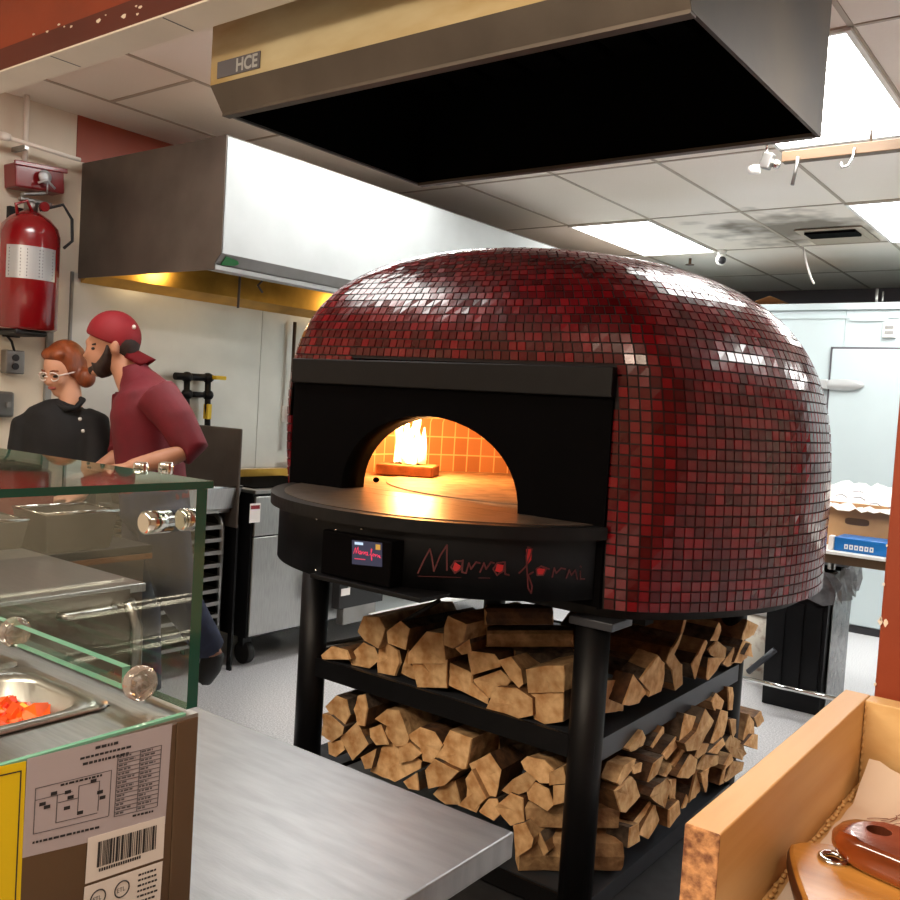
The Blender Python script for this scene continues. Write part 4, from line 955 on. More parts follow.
for i in range(NX+1):
    row = []
    for j in range(NY+1):
        x = TX0+TT+.012+(.245-(TX0+TT+.012))*i/NX; y = TY0+.03+(TY1-.04-TY0-.03)*j/NY
        ed = max(0, (j/NY-.86))*.22; z = TZ0+.004+.0025*math.sin(i*.7+j*.4)*math.sin(j*.9)+.002*math.sin(i*1.9)+ed*(1-abs(math.sin(i*.25))*.4)
        row.append(bm.verts.new((x, y, z)))
    gv.append(row)
for i in range(NX):
    for j in range(NY): bm.faces.new((gv[i][j], gv[i+1][j], gv[i+1][j+1], gv[i][j+1])).smooth = True
random.seed(9)
for k in range(90):
    x = random.uniform(TX0+TT+.03, .1); y = random.uniform(TY0+.1, TY1-.08); a = random.uniform(0, PI); pts = []
    for s_ in range(5):
        fx = max(0, min(NX-1, int((x-(TX0+TT+.012))/(.245-(TX0+TT+.012))*NX))); fy = max(0, min(NY-1, int((y-TY0-.03)/(TY1-.07-TY0)*NY)))
        pts.append(V((x, y, gv[fx][fy].co.z+.0016))); x += .011*math.cos(a); y += .011*math.sin(a); a += random.gauss(0, .35)
    mb.ribbon(pts, .0011, (0, 0, 1), 1, .0003)
tag(mb.build('paper_liner', ['paper', 'paper_ink']), 'pale paper printed with brown twigs lying in the pine tray', 'paper')
def paddle(name, label, pts2, zb, th, mats, hole, hr, ring):
    """rounded wooden handle: outline in xy, thickness th, through hole"""
    t = thing(name, label, 'wooden handle', (sum(p[0] for p in pts2)/len(pts2), sum(p[1] for p in pts2)/len(pts2), zb))
    mb = MB(); bm = mb.bm; n = len(pts2); hn = n
    c = V((hole[0], hole[1])); ins = lambda p, d: (p[0]+(CX[0]-p[0])*d, p[1]+(CX[1]-p[1])*d); CX = (sum(p[0] for p in pts2)/n, sum(p[1] for p in pts2)/n)
    prof = ((.10, 0), (.03, .12), (0, .35), (0, .65), (.03, .88), (.10, 1))
    L_ = [[bm.verts.new((*ins(p, d), zb+th*h)) for p in pts2] for d, h in prof]
    for a, b in zip(L_, L_[1:]):
        for k in range(n):
            f = bm.faces.new((a[k], a[(k+1) % n], b[(k+1) % n], b[k])); f.smooth = True; f.material_index = 1 if ring and a is not L_[4] else 0
    hv = []
    for h in (0, 1):
        ring_ = []
        for p in pts2:
            a = math.atan2(p[1]-hole[1], p[0]-hole[0]); ring_.append(bm.verts.new((hole[0]+hr*math.cos(a), hole[1]+hr*math.sin(a), zb+th*h)))
        hv.append(ring_)
    for k in range(n):
        bm.faces.new((L_[0][k], L_[0][(k+1) % n], hv[0][(k+1) % n], hv[0][k])); bm.faces.new((L_[-1][k], L_[-1][(k+1) % n], hv[1][(k+1) % n], hv[1][k])); bm.faces.new((hv[0][k], hv[0][(k+1) % n], hv[1][(k+1) % n], hv[1][k])).material_index = 1
    mb.build('grip', mats, t)
    if ring:
        m = MB(); m.tube([V((hole[0]+(hr+.0035)*math.cos(a), hole[1]+(hr+.0035)*math.sin(a), zb+th+.001)) for a in [k*PI/16 for k in range(32)]], .003, 0, 8, closed=True); m.build('eyelet', 'chrome', t)
    return t
def stadium(p0, p1, w0, w1, n=14, sq=1.0):
    p0, p1 = V((p0[0], p0[1])), V((p1[0], p1[1])); d = (p1-p0).normalized(); s_ = V((-d.y, d.x)); o_ = []
    for k in range(n+1): a = PI/2+PI*k/n; o_.append(p0+d*math.cos(a)*w0*sq+s_*math.sin(a)*w0)
    m_ = 10
    for k in range(1, m_): f = k/m_; o_.append(p0.lerp(p1, f)-s_*(w0+(w1-w0)*f))
    for k in range(n+1): a = -PI/2+PI*k/n; o_.append(p1+d*math.cos(a)*w1*sq+s_*math.sin(a)*w1)
    for k in range(1, m_): f = k/m_; o_.append(p1.lerp(p0, f)+s_*(w1+(w0-w1)*f))
    return [(p.x, p.y) for p in o_]
def chaikin(P, n=2):
    for _ in range(n):
        Q = []
        for i in range(len(P)): p, q = V(P[i]), V(P[(i+1) % len(P)]); Q += [p.lerp(q, .25), p.lerp(q, .75)]
        P = Q
    return [(p.x, p.y) for p in P]
ht = [on(px, py, 2, 1.068).to_2d() for px, py in ((786, 842), (792, 870), (803, 900), (815, 935), (850, 955), (960, 985), (980, 930), (960, 880), (880, 848), (815, 838), (795, 838))]
e_ = on(833, 860, 2, 1.068)
paddle('board_handle', 'pale acacia board handle with a metal eyelet lying in the pine tray', chaikin(ht), 1.044, .024, ['handle_pale', 'handle_dark'], (e_.x, e_.y), .007, True)
h2_ = on(879, 830, 2, 1.096)
paddle('cutter_handle', 'dark varnished wooden handle with a round hole resting on the pale handle', stadium((h2_.x-.003, h2_.y-.004), (h2_.x+.26, h2_.y-.07), .034, .036), 1.0695, .026, ['handle_red', 'handle_dark'], (h2_.x, h2_.y), .0105, False)
# counter that carries the tray (below the frame)
ct = thing('pass_counter', 'plain counter under the pine tray', 'counter', (0, .93, 0))
MB().box((-.235, .72, .98), (.5, 1.19, 1.009)).build('counter_top', 'steel_dull', ct); MB().box((-.19, .76, 0), (.45, 1.18, .979)).build('cabinet', 'brown_wall', ct)

# ------------------------------------------------------------------ right background: walk-in cooler, table, bin
CY = 6.93
ck = thing('walk_in_cooler', 'white walk-in cooler with a hinged door behind the oven', 'cooler', (-.5, 8, 0))
MB().box((-3.4, CY, .0), (-1.735, 8.8, 2.30), bev=.004).build('wall_panel', 'cooler', ck)
mb = MB(); mb.box((-1.733, CY, 0), (1.6, 8.8, 2.30), bev=.004); mb.build('front_wall', 'cooler', ck)
MB().box((-3.41, CY-.02, 2.3005), (1.61, 8.81, 2.35), bev=.004).build('top_rail', 'cooler', ck)
mb = MB(); mb.box((-1.70, CY-.012, 2.22), (-1.45, CY, 2.24)); mb.box((-3.4, CY-.008, 2.24), (1.6, CY, 2.26)); mb.build('cover_strip', 'cooler', ck)
dr = MB().box((-1.81+.01, CY-.03, .06), (-.85, CY-.002, 2.02), bev=.006).build('door', 'cooler', ck)
mb = MB(); mb.box((-1.815, CY-.015, .04), (-1.802, CY-.001, 2.035)); mb.box((-1.815, CY-.015, 2.022), (-.84, CY-.001, 2.035)); mb.build('gasket', 'greyink', dr)
p = on(845, 385, 1, CY-.04)
mb = MB(); mb.ell((p.x-.02, CY-.045, p.z), (.15, .014, .042)); mb.box((-1.9, CY-.06, p.z-.035), (-1.81, CY-.002, p.z+.035), bev=.008); mb.build('strap_hinge', 'silver_label', dr)
p = on(890, 330, 1, CY); mb = MB(); mb.box((p.x-.045, CY-.025, p.z-.055), (p.x+.045, CY, p.z+.055), bev=.006); mb.box((p.x-.028, CY-.03, p.z+.008), (p.x+.028, CY-.02, p.z+.03), 1); mb.box((p.x-.028, CY-.03, p.z-.03), (p.x+.028, CY-.02, p.z-.008), 1); mb.build('light_switch', ['white', 'grey'], ck)
MB().box((-3.4, CY-.012, 0), (1.6, CY-.001, .05)).build('kick_strip', 'ink', ck)
p = on(797, 300, 1, 7.6)
fl_ = thing('cardboard_box', 'open flattened cardboard box lying on top of the cooler', 'box', (p.x, 7.5, 2.351))
mb = MB(); mb.box((p.x-.3, 7.2, 2.351), (p.x+.35, 7.7, 2.38)); mb.build('carton', 'kraft', fl_)
MB().prism([(p.x-.3, 7.2, 2.38), (p.x-.1, 7.2, 2.45), (p.x-.1, 7.7, 2.45), (p.x-.3, 7.7, 2.38)], (.01, 0, .004)).build('flap', 'kraft', fl_)
for i, px in enumerate((877, 883)):
    p = on(px, 295, 1, 7.3); tag(MB().tube([(p.x, 7.3, 2.3505), (p.x, 7.3, 2.50-.02*i)], .011 if i == 0 else .007, n=12).build('ceiling_rod', 'steel'), 'short upright steel rod on the cooler roof, %s of a pair' % ('thicker' if i == 0 else 'thinner'), 'pipe')
# low worktable on the right
rtb = thing('side_table', 'steel side table carrying cartons, right of the oven', 'table', (-.6, 4.7, 0))
RX0, RY0, RZ = -1.30, 4.42, .88
MB().box((RX0, RY0, RZ-.014), (.3, 5.15, RZ), bev=.002).build('table_top', 'white', rtb)
MB().box((RX0+.005, RY0+.006, RZ-.055), (.295, 5.14, RZ-.0145)).build('apron_rail', 'bronze', rtb)
for x, y in ((RX0+.06, 5.08), (.22, RY0+.06), (.22, 5.08)): MB().tube([(x, y, 0), (x, y, RZ-.056)], .02, n=14).build('leg', 'steel_dull', rtb)
tag(MB().tube([on(738, 677, 1, 4.55), on(845, 701, 1, 4.55)], .012, n=12).build('floor_bar', 'chrome'), 'bright steel bar running low in front of the black bin', 'bar')
bb = MB(); a_, b_ = on(748, 672, 1, 4.62), on(775, 650, 1, 4.62); bb.tube([a_, b_], .015, n=10); tag(bb.build('brace_bar', 'shelf'), 'dark slanting brace between the oven stand and the black bin', 'bar')
bx = thing('cardboard_carton', 'brown carton with a hand hole stuffed with white paper on the side table', 'box', (-.85, 4.75, RZ))
cx0_, cx1_ = on(818, 530, 1, 4.66).x, -.60; cz1 = on(850, 503, 1, 4.66).z
mb = MB(); mb.box((cx0_, 4.66, RZ+.001), (cx1_, 5.05, cz1), 0)
p = on(857, 522, 1, 4.658)
mb.prism([(p.x+.055*math.copysign(abs(math.cos(a))**.5, math.cos(a)), 4.6588, p.z+.017*math.copysign(abs(math.sin(a))**.5, math.sin(a))) for a in [k*PI/10 for k in range(20)]], (0, .002, 0), 1)
mb.build('carton', ['kraft', 'bronze'], bx)
random.seed(13); mb = MB(); bm = mb.bm; gv = []
for i in range(25):
    row = []
    for j in range(13):
        x = cx0_-.02+(cx1_-cx0_+.04)*i/24; y = 4.63+.42*j/12; f = j/12
        row.append(bm.verts.new((x, y, cz1-.03+.05*min(1, f*4)+.05*f+random.uniform(-.012, .018)+(.045 if 13 < i < 19 else 0)*f)))
    gv.append(row)
for i in range(24):
    for j in range(12): bm.faces.new((gv[i][j], gv[i+1][j], gv[i+1][j+1], gv[i][j+1])).smooth = False
for k in range(7):
    i, j = random.randrange(3, 20), random.randrange(1, 6); v = gv[i][j].co; mb.ribbon([v+V((0, -.004, .006)), v+V((.03, -.004, .012)), v+V((.05, 0, .0))], .006, (0, -.6, .8), 1)
tag(mb.build('crumpled_paper', ['paper_white', 'greyink']), 'crumpled white paper heaped over the brown carton', 'paper')
bl_ = thing('blue_box', 'flat blue box with white lettering at the front of the side table', 'box', (-.95, 4.5, RZ))
q0, q1, q2, q3 = on(829, 552, 1, 4.47), on(887, 557, 1, 4.47), on(888, 543, 1, 4.47), on(836, 536, 1, 4.47)
mb = MB(); mb.box((q0.x+.02, 4.47, RZ+.001), (q1.x+.12, 4.64, q3.z-.003), 0, .003); mb.build('box', 'blue_box', bl_)
mb = MB()
for k in range(6):
    x = q0.x+.065+k*.022; z = RZ+.014
    mb.box((x, 4.4685, z), (x+.016, 4.4698, z+.022)); 
    mb.box((x+.005, 4.4680, z+.006), (x+.011, 4.4686, z+.016), 1)
mb.build('lettering', ['white', 'blue_box'], bl_)
mb = MB(); mb.box((q0.x-.005, 4.462, RZ+.001), (q0.x+.018, 4.50, q3.z), 0, .003); mb.build('torn_end', 'label_white', bl_)
# bin
tbn = thing('rubbish_bin', 'tall black bin lined with a grey plastic bag under the side table', 'bin', (-1.28, 4.95, 0))
def frust(mb, x0, x1, y0, y1, z0, z1, fl, mi=0):
    c = V(((x0+x1)/2, (y0+y1)/2, 0)); lo = [(x0, y0), (x1, y0), (x1, y1), (x0, y1)]
    bot = [mb.bm.verts.new((c.x+(x-c.x)*fl, c.y+(y-c.y)*fl, z0)) for x, y in lo]; top = [mb.bm.verts.new((x, y, z1)) for x, y in lo]
    for k in range(4): mb.bm.faces.new((bot[k], bot[(k+1) % 4], top[(k+1) % 4], top[k])).material_index = mi
    mb.bm.faces.new(bot[::-1]).material_index = mi; mb.bm.faces.new(top).material_index = mi
mb = MB(); frust(mb, -1.46, -1.155, 4.74, 5.22, 0.002, .70, .93); mb.build('tub', 'black', tbn)
mb = MB()
for i in range(3): mb.box((-1.40+.09*i, 4.738, .1), (-1.36+.09*i, 4.746, .55))
mb.build('ribs', 'black', tbn)
mb = MB(); mb.box((-1.47, 4.73, .66), (-1.145, 5.23, .70), bev=.01); mb.build('rim', 'rubber', tbn)
random.seed(6); mb = MB(); bm = mb.bm; rr_ = []
lp_ = []
for k in range(40):
    f = k/40; 
    if f < .3: q = V((-1.14, 4.72+.52*f/.3, 0))
    elif f < .5: q = V((-1.14-.33*(f-.3)/.2, 5.24, 0))
    elif f < .8: q = V((-1.475, 5.24-.52*(f-.5)/.3, 0))
    else: q = V((-1.475+.335*(f-.8)/.2, 4.72, 0))
    lp_.append(q)
for z, am in ((.74, .02), (.71, .03), (.64, .018), (.58, .02)): rr_.append([bm.verts.new((q.x+random.uniform(-am, am)+(.01 if q.x > -1.2 else 0), q.y+random.uniform(-am, am)*.6, z+random.uniform(-am, am))) for q in lp_])
for a, b in zip(rr_, rr_[1:]):
    for k in range(40): bm.faces.new((a[k], a[(k+1) % 40], b[(k+1) % 40], b[k]))
mb.build('bin_liner', 'bag', tbn)
MB().box((-1.151, 4.80, .02), (-1.147, 5.16, .6)).build('liner_drape', 'bag', tbn)
brl = thing('white_pail', 'white pail with a rusty printed label on the floor behind the oven leg', 'pail', (-1.62, 5.25, 0))
mb = MB(); mb.lathe((-1.62, 5.25, .002), [(.15, 0), (.165, .38)], n=32); mb.build('pail_body', 'barrel', brl)
mb = MB(); mb.lathe((-1.62, 5.25, .383), [(.175, 0), (.175, .03), (.16, .045)], n=32); mb.build('lid', 'label_white', brl)

# ceiling fittings at right
av = thing('air_vent', 'square ceiling air vent with a dark slot and grease stains', 'vent', (-1.71, 6.46, ZC-.03))
vx0, vx1, vy0, vy1 = -1.92, -1.50, 6.20, 6.72
mb = MB()
for s_, z in ((0, ZC-.006),):
    for lo, hi in (((vx0+s_, vy0+s_), (vx1-s_, vy0+s_+.05)), ((vx0+s_, vy1-s_-.05), (vx1-s_, vy1-s_)), ((vx0+s_, vy0+s_+.05), (vx0+s_+.05, vy1-s_-.05)), ((vx1-s_-.05, vy0+s_+.05), (vx1-s_, vy1-s_-.05))):
        mb.box((*lo, z-.006), (*hi, z), 0)
mb.build('louver_frame', 'tbar', av); MB().box((vx0+.05, vy0+.05, ZC-.014), (vx1-.05, vy1-.05, ZC-.008)).build('back_plate', 'tbar', av); MB().box((vx0+.05, vy0+.05, ZC-.03), (vx1-.05, vy0+.22, ZC-.0145)).build('slot', 'soot_shade', av)
p = on(722, 250, 2, ZC)
scm = thing('security_camera', 'small white dome camera with a black lens on the ceiling beyond the oven', 'camera', (p.x, p.y, ZC-.09))
MB().lathe((p.x, p.y, ZC-.03), [(.035, 0), (.04, .029)], n=20).build('mount', 'white', scm); mb = MB(); mb.ell((p.x, p.y, ZC-.072), (.042, .042, .046)); h_ = mb.build('housing', 'white', scm)
MB().ell((p.x+.012, p.y-.018, ZC-.08), (.031, .031, .031)).build('camera_lens', 'ink', scm)
p = on(690, 262, 2, ZC-.03); sk = thing('fire_sprinkler', 'small dark fire sprinkler on the ceiling left of the dome camera', 'sprinkler', (p.x, p.y, ZC-.05))
MB().tube([(p.x, p.y, ZC-.001), (p.x, p.y, ZC-.05)], .012, n=10).build('stem', 'bronze', sk); MB().lathe((p.x, p.y, ZC-.055), [(.035, 0), (.035, .006)], n=16).build('deflector', 'bronze', sk)
p = on(766, 160, 2, ZC-.12)
em = thing('emergency_lamp', 'clear lamp unit hanging on a short stem near the hood corner', 'lamp', (p.x, p.y, ZC-.2))
MB().tube([(p.x, p.y, ZC-.001), (p.x, p.y, ZC-.09)], .008, n=8).build('stem', 'chrome', em)
mb = MB(); mb.box((p.x-.02, p.y-.02, ZC-.16), (p.x+.03, p.y+.02, ZC-.09), 0, .006, M.Rotation(.3, 3, 'Y')); mb.build('bracket', 'steel_dull', em)
MB().lathe((p.x-.05, p.y-.01, ZC-.16), [(.018, -.02), (.022, .0), (.02, .03)], axis='x', n=16).build('lamp_head', 'white', em); MB().ell((p.x+.04, p.y+.02, ZC-.14), (.02, .02, .02), n=12).build('lamp_head', 'chrome', em)
# wooden rail with hooks
wr = thing('wooden_rail', 'horizontal wooden batten with hooks hanging below the ceiling at right', 'rail', (-.9, 4.05, 2.56))
a_, b_ = on(783, 158, 1, 4.0), on(903, 150, 1, 4.0)
zr = a_.z
MB().box((a_.x, 3.98, zr-.022), (.6, 4.03, zr+.022), bev=.003).build('batten', 'beam_wood', wr)
for x in (a_.x+.35, .4): MB().tube([(x, 4.0, zr+.022), (x, 4.0, ZC-.001)], .006, n=8).build('hanger', 'steel_dull', wr)
q = on(797, 165, 1, 3.97)
MB().tube([(q.x, 3.975, zr-.01), (q.x, 3.97, zr-.04), (q.x-.01, 3.96, zr-.13)], .008, n=8).build('peg', 'steel_dull', wr)
q = on(853, 160, 1, 3.97)
MB().tube([(q.x, 3.975, zr+.0), (q.x, 3.965, zr-.04), (q.x-.012, 3.95, zr-.075), (q.x-.035, 3.95, zr-.08), (q.x-.04, 3.95, zr-.06)], .005, n=8).build('hook', 'chrome', wr)
cb = MB(); cb.tube([on(803, 246, 2, ZC-.01), on(806, 262, 1, 6.3), on(811, 278, 1, 6.3), on(814, 284, 1, 6.3)], .007, n=8); tag(cb.build('dangling_cord', 'label_white'), 'pale cord dangling from the ceiling below the air vent', 'cord')

# ------------------------------------------------------------------ cooking line
FXx = -3.6
fr = thing('deep_fryer', 'stainless deep fryer cabinet on casters beside the oven', 'fryer', (-3.9, 3.5, 0))
MB().box((-4.19, 3.13, .17), (FXx-.012, 3.86, .93), bev=.003).build('cabinet', 'black', fr)
MB().box((FXx-.011, 3.14, .18), (FXx, 3.85, .70), bev=.004).build('door', 'steel', fr)
MB().box((FXx-.011, 3.14, .708), (FXx+.004, 3.85, .915), bev=.004).build('control_panel', 'steel', fr)
p = on(255, 513, 0, FXx+.006); mb = MB(); mb.box((FXx+.004, p.y-.035, p.z-.05), (FXx+.0065, p.y+.035, p.z+.05)); mb.box((FXx+.006, p.y-.03, p.z+.02), (FXx+.007, p.y+.03, p.z+.04), 1); mb.build('warning_sticker', ['label_white', 'dark_red'], fr)
MB().box((-4.19, 3.12, .931), (FXx+.02, 3.87, .95), bev=.003).build('top_rim', 'steel_dull', fr)
MB().box((-4.15, 3.17, .951), (FXx-.05, 3.82, .956)).build('oil_tank', 'soot_shade', fr)
MB().box((-4.2, 3.13, .95), (-4.14, 3.86, 1.0)).build('back_ledge', 'tray_wood' if False else 'gold', fr)
for x, y in ((-3.72, 3.22), (-3.72, 3.76), (-4.1, 3.22), (-4.1, 3.76)):
    c_ = MB().lathe((x, y-.02, .062), [(.06, 0), (.06, .04)], axis='y', n=20).build('caster', 'rubber', fr); MB().box((x-.02, y-.03, .1), (x+.02, y+.03, .17)).build('caster_bracket', 'black', fr)
mb = MB(); mb.box((-4.12, 3.06, .75), (-3.645, 3.075, 1.262), bev=.006)
sg = thing('splash_guard', 'dark steel splash screen standing between the tray rack and the fryer', 'splash guard', (-3.88, 3.067, .5)); mb.build('screen', 'steel_dark', sg)
for x in (-4.08, -3.69): MB().box((x, 3.076, .0), (x+.03, 3.09, .76)).build('support', 'black', sg)
rk = thing('tray_rack', 'low sheet pan rack of bright tubular frame left of the fryer', 'rack', (-3.9, 2.85, 0))
RKX = -3.70; ry0, ry1 = 2.62, 3.04
for y in (ry0, ry1):
    MB().tube([(RKX-.03, y, .02), (RKX-.03, y, .74), (RKX-.045, y, .785), (RKX-.09, y, .81), (-4.1, y, .81), (-4.14, y, .785), (-4.15, y, .74), (-4.15, y, .02)], .014, n=12).build('side_frame', 'steel', rk)
    for z in [.14+.066*i for i in range(10)]: MB().box((-4.14, y-.012 if y > 2.8 else y-.004, z), (RKX-.03, y+.004 if y > 2.8 else y+.012, z+.008)).build('slide', 'steel_dull', rk)
    for x in (RKX-.03, -4.15): MB().ell((x, y, .022), (.02, .02, .02), n=12).build('foot', 'rubber', rk)
MB().box((-4.16, ry0-.02, .826), (RKX, ry1+.02, .85), bev=.004).build('top_shelf', 'steel', rk)
MB().box((-4.14, ry1-.0, .1), (-4.12, ry1+.01, .80)).build('back_brace', 'steel_dull', rk)
for i in range(10):
    z = .149+.066*i; m = MB(); m.box((-4.1, ry0+.02, z), (RKX-.005, ry1-.02, z+.004))
    for lo, hi in (((RKX-.012, ry0+.02), (RKX-.005, ry1-.02)), ((-4.1, ry0+.02), (-4.093, ry1-.02)), ((-4.093, ry0+.02), (RKX-.012, ry0+.027)), ((-4.093, ry1-.027), (RKX-.012, ry1-.02))): m.box((*lo, z+.004), (*hi, z+.02))
    tag(m.build('sheet_pan', 'steel_dull'), 'aluminium sheet pan slid into the tray rack, %s from the bottom' % ORD[i], 'tray', 'sheet pans in the rack')
def steam_pan(c, sx, sy, h, label, wall='steel'):
    t = thing('steam_pan', label, 'pan', c); c = V(c); mb = MB()
    x0, x1, y0, y1 = c.x-sx/2, c.x+sx/2, c.y-sy/2, c.y+sy/2; k = .02
    b = [V((x0+k, y0+k, c.z)), V((x1-k, y0+k, c.z)), V((x1-k, y1-k, c.z)), V((x0+k, y1-k, c.z))]; tp_ = [V((x0, y0, c.z+h)), V((x1, y0, c.z+h)), V((x1, y1, c.z+h)), V((x0, y1, c.z+h))]
    for i in range(4):
        mb.prism([b[i], b[(i+1) % 4], tp_[(i+1) % 4], tp_[i]], (tp_[i]+tp_[(i+1) % 4]-b[i]-b[(i+1) % 4]).normalized().cross(V((tp_[(i+1) % 4]-tp_[i])).normalized())*-.0015)
    mb.quad(b); mb.build('pan_body', wall, t)
    mb = MB(); mb.tube(tp_, .006, 0, 8, closed=True); mb.build('rolled_rim', 'chrome', t); return t
steam_pan((-3.89, 2.86, .851), .46, .48, .112, 'steel pan standing on top of the tray rack')
# griddle / equipment stand further along the wall
es = thing('equipment_stand', 'low stainless equipment stand with tube legs behind the oven', 'stand', (-3.8, 4.4, 0))
MB().box((-4.15, 3.90, .60), (-3.5, 5.4, .63), bev=.003).build('top', 'steel', es)
MB().box((-4.15, 3.92, .16), (-3.46, 5.4, .185), bev=.003).build('lower_shelf', 'steel_white', es)
for x, y in ((-3.53, 3.96), (-3.53, 5.3), (-4.1, 3.96), (-4.1, 5.3)): MB().tube([(x, y, .0), (x, y, .6)], .02, n=12).build('leg', 'steel', es)
MB().tube([(-3.44, 3.90, .2), (-3.44, 5.4, .2)], .024, n=12).build('front_rail', 'white', es)
gr = thing('griddle', 'black and stainless griddle with a golden backsplash on the equipment stand', 'griddle', (-3.8, 4.4, .631))
MB().box((-4.15, 3.92, .632), (-3.52, 5.35, .90), bev=.004).build('body', 'steel', gr); MB().box((-4.12, 3.95, .901), (-3.6, 5.3, .915)).build('cooking_plate', 'shelf', gr); MB().box((-4.18, 3.92, .90), (-4.13, 5.35, 1.03)).build('backsplash', 'gold', gr)
for i in range(4): MB().lathe((-3.52, 4.1+i*.3, .78), [(.03, 0), (.028, .03)], axis='x', n=16).build('knob', 'rubber', gr)
cn = thing('controller_box', 'black wall-mounted controller with white stickers seen below the oven screen', 'controller', (-3.4, 3.95, .36))
p0_, p1_ = on(340, 583, 0, -3.44), on(377, 602, 0, -3.44)
mb = MB(); mb.box((-3.50, p0_.y, p1_.z), (-3.44, p1_.y+.05, p0_.z), bev=.004); mb.build('case', 'rubber', cn)
mb = MB(); a_ = on(345, 592, 0, -3.438); mb.box((-3.4395, a_.y-.03, a_.z-.02), (-3.437, a_.y+.04, a_.z+.02), 0); a_ = on(356, 585, 0, -3.438); mb.box((-3.4395, a_.y-.06, a_.z-.008), (-3.437, a_.y+.12, a_.z+.008), 1); mb.build('stickers', ['label_white', 'grey'], cn)
MB().box((-3.50, p0_.y+.05, .186), (-3.45, p1_.y, p1_.z)).build('bracket', 'steel_dull', cn)

# ------------------------------------------------------------------ counters seen through the glass
wt = thing('drawer_cabinet', 'stainless drawer cabinet seen low through the glass guard', 'cabinet', (-2.5, 1.3, 0))
MB().box((-2.85, .75, .06), (-2.19, 1.51, .875)).build('body', 'steel_dark', wt); MB().box((-2.86, .74, .876), (-2.18, 1.52, .9), bev=.002).build('cabinet_top', 'steel', wt)
for i, z in enumerate((.74, .56)):
    d_ = MB().box((-2.189, .80, z), (-2.178, 1.47, z+.15), bev=.003).build('drawer', 'steel_dark', wt)
    MB().tube([(-2.178, 1.26, z+.105), (-2.155, 1.27, z+.105), (-2.155, 1.41, z+.105), (-2.178, 1.42, z+.105)], .009, n=10).build('handle', 'steel', d_)
MB().tube([(-2.17, 1.49, .0), (-2.17, 1.49, .78), (-2.17, 1.46, .86)], .016, n=10).build('corner_tube', 'steel', wt)
dc = thing('service_counter', 'dark counter with a brown slatted front behind the drawer cabinet', 'counter', (-3.0, 1.6, 0))
sx_ = -2.87; sz_ = on(90, 551, 0, sx_).z
MB().box((-3.37, 1.0, sz_-.03), (sx_, 2.02, sz_), bev=.003).build('counter_top', 'rubber', dc)
MB().box((sx_-.012, 1.0, sz_-.05), (sx_+.002, 2.02, sz_-.030)).build('edge_strip', 'brown_clad', dc)
MB().box((-3.35, 1.02, .0), (sx_-.02, 2.0, sz_-.031)).build('cabinet', 'steel_dark', dc)
mb = MB(); p = on(76, 560, 0, sx_)
for k in range(12): mb.box((sx_-.02, 1.02, sz_-.06-.022*k), (sx_-.008, p.y, sz_-.042-.022*k), bev=.003)
mb.build('slatted_front', 'brown_clad', dc)
pq = on(80, 526, 0, -2.9)
steam_pan((-2.99, pq.y, sz_+.001), .22, .27, .135, 'deep steel pan on the dark counter, the right of two behind the glass', 'steel_dull')
steam_pan((-3.0, pq.y-.32, sz_+.001), .22, .26, .12, 'deep steel pan on the dark counter at the left edge behind the glass', 'steel_dull')
rp = on(20, 467, 0, -3.26)
rb = thing('red_tub', 'faded red tub on the dark counter seen over the glass top', 'tub', (-3.27, rp.y, sz_))
mb = MB(); frust(mb, -3.34, -3.19, rp.y-.22, rp.y+.10, sz_+.001, on(20, 466, 0, -3.22).z, .95); mb.build('tub', 'dark_red', rb)
mb = MB(); mb.box((-3.35, rp.y-.23, on(20, 466, 0, -3.22).z+.0005), (-3.18, rp.y+.11, on(20, 461, 0, -3.22).z), bev=.004); mb.build('lid', 'dark_red', rb)

# ------------------------------------------------------------------ people
def basis(f, s):   # columns: forward, side, up
    f = V(f).normalized(); s = V(s); s = (s-f*s.dot(f)).normalized(); u = f.cross(s)
    if u.z < 0: u = -u
    return M((( f.x, s.x, u.x), (f.y, s.y, u.y), (f.z, s.z, u.z)))
LEFT = -R0; TOCAM = V((-FW.x*-1, -FW.y, 0)); TOCAM = V((-FW.x, -FW.y, 0)).normalized(); UZ = V((0, 0, 1))
MD = 3.85
def mp(px, py, d=0): return dep(px, py, MD+d)
man = thing('person', 'man in a red cap worn backwards and a red shirt, leaning left behind the glass', 'person', V((mp(150, 480).x, mp(150, 480).y, 0)))
BM_ = basis(LEFT+TOCAM*.1, TOCAM)
mb = MB()
hc = mp(114, 338)
mb.ell(hc, (.098, .076, .115), mat3=BM_); mb.ell(mp(103, 357), (.062, .056, .062), mat3=BM_)
mb.ell(mp(98, 352), (.05, .05, .06), mat3=BM_)
mb.tube([mp(91, 346), mp(88.5, 351), mp(86, 356), mp(90, 358)], [.010, .013, .017, .012], n=10)
mb.ell(mp(91, 342), (.02, .05, .014), mat3=BM_)
mb.ell(mp(92, 363), (.022, .025, .012), mat3=BM_); mb.ell(mp(92, 367), (.02, .024, .012), mat3=BM_); mb.ell(mp(97, 372), (.03, .035, .022), mat3=BM_)
for sd in (-.076, .076): mb.ell(mp(115, 347, sd), (.02, .012, .034), mat3=BM_)
mb.tube([mp(117, 352), mp(125, 368), mp(133, 384), mp(140, 400)], [.055, .058, .066, .08], n=16)
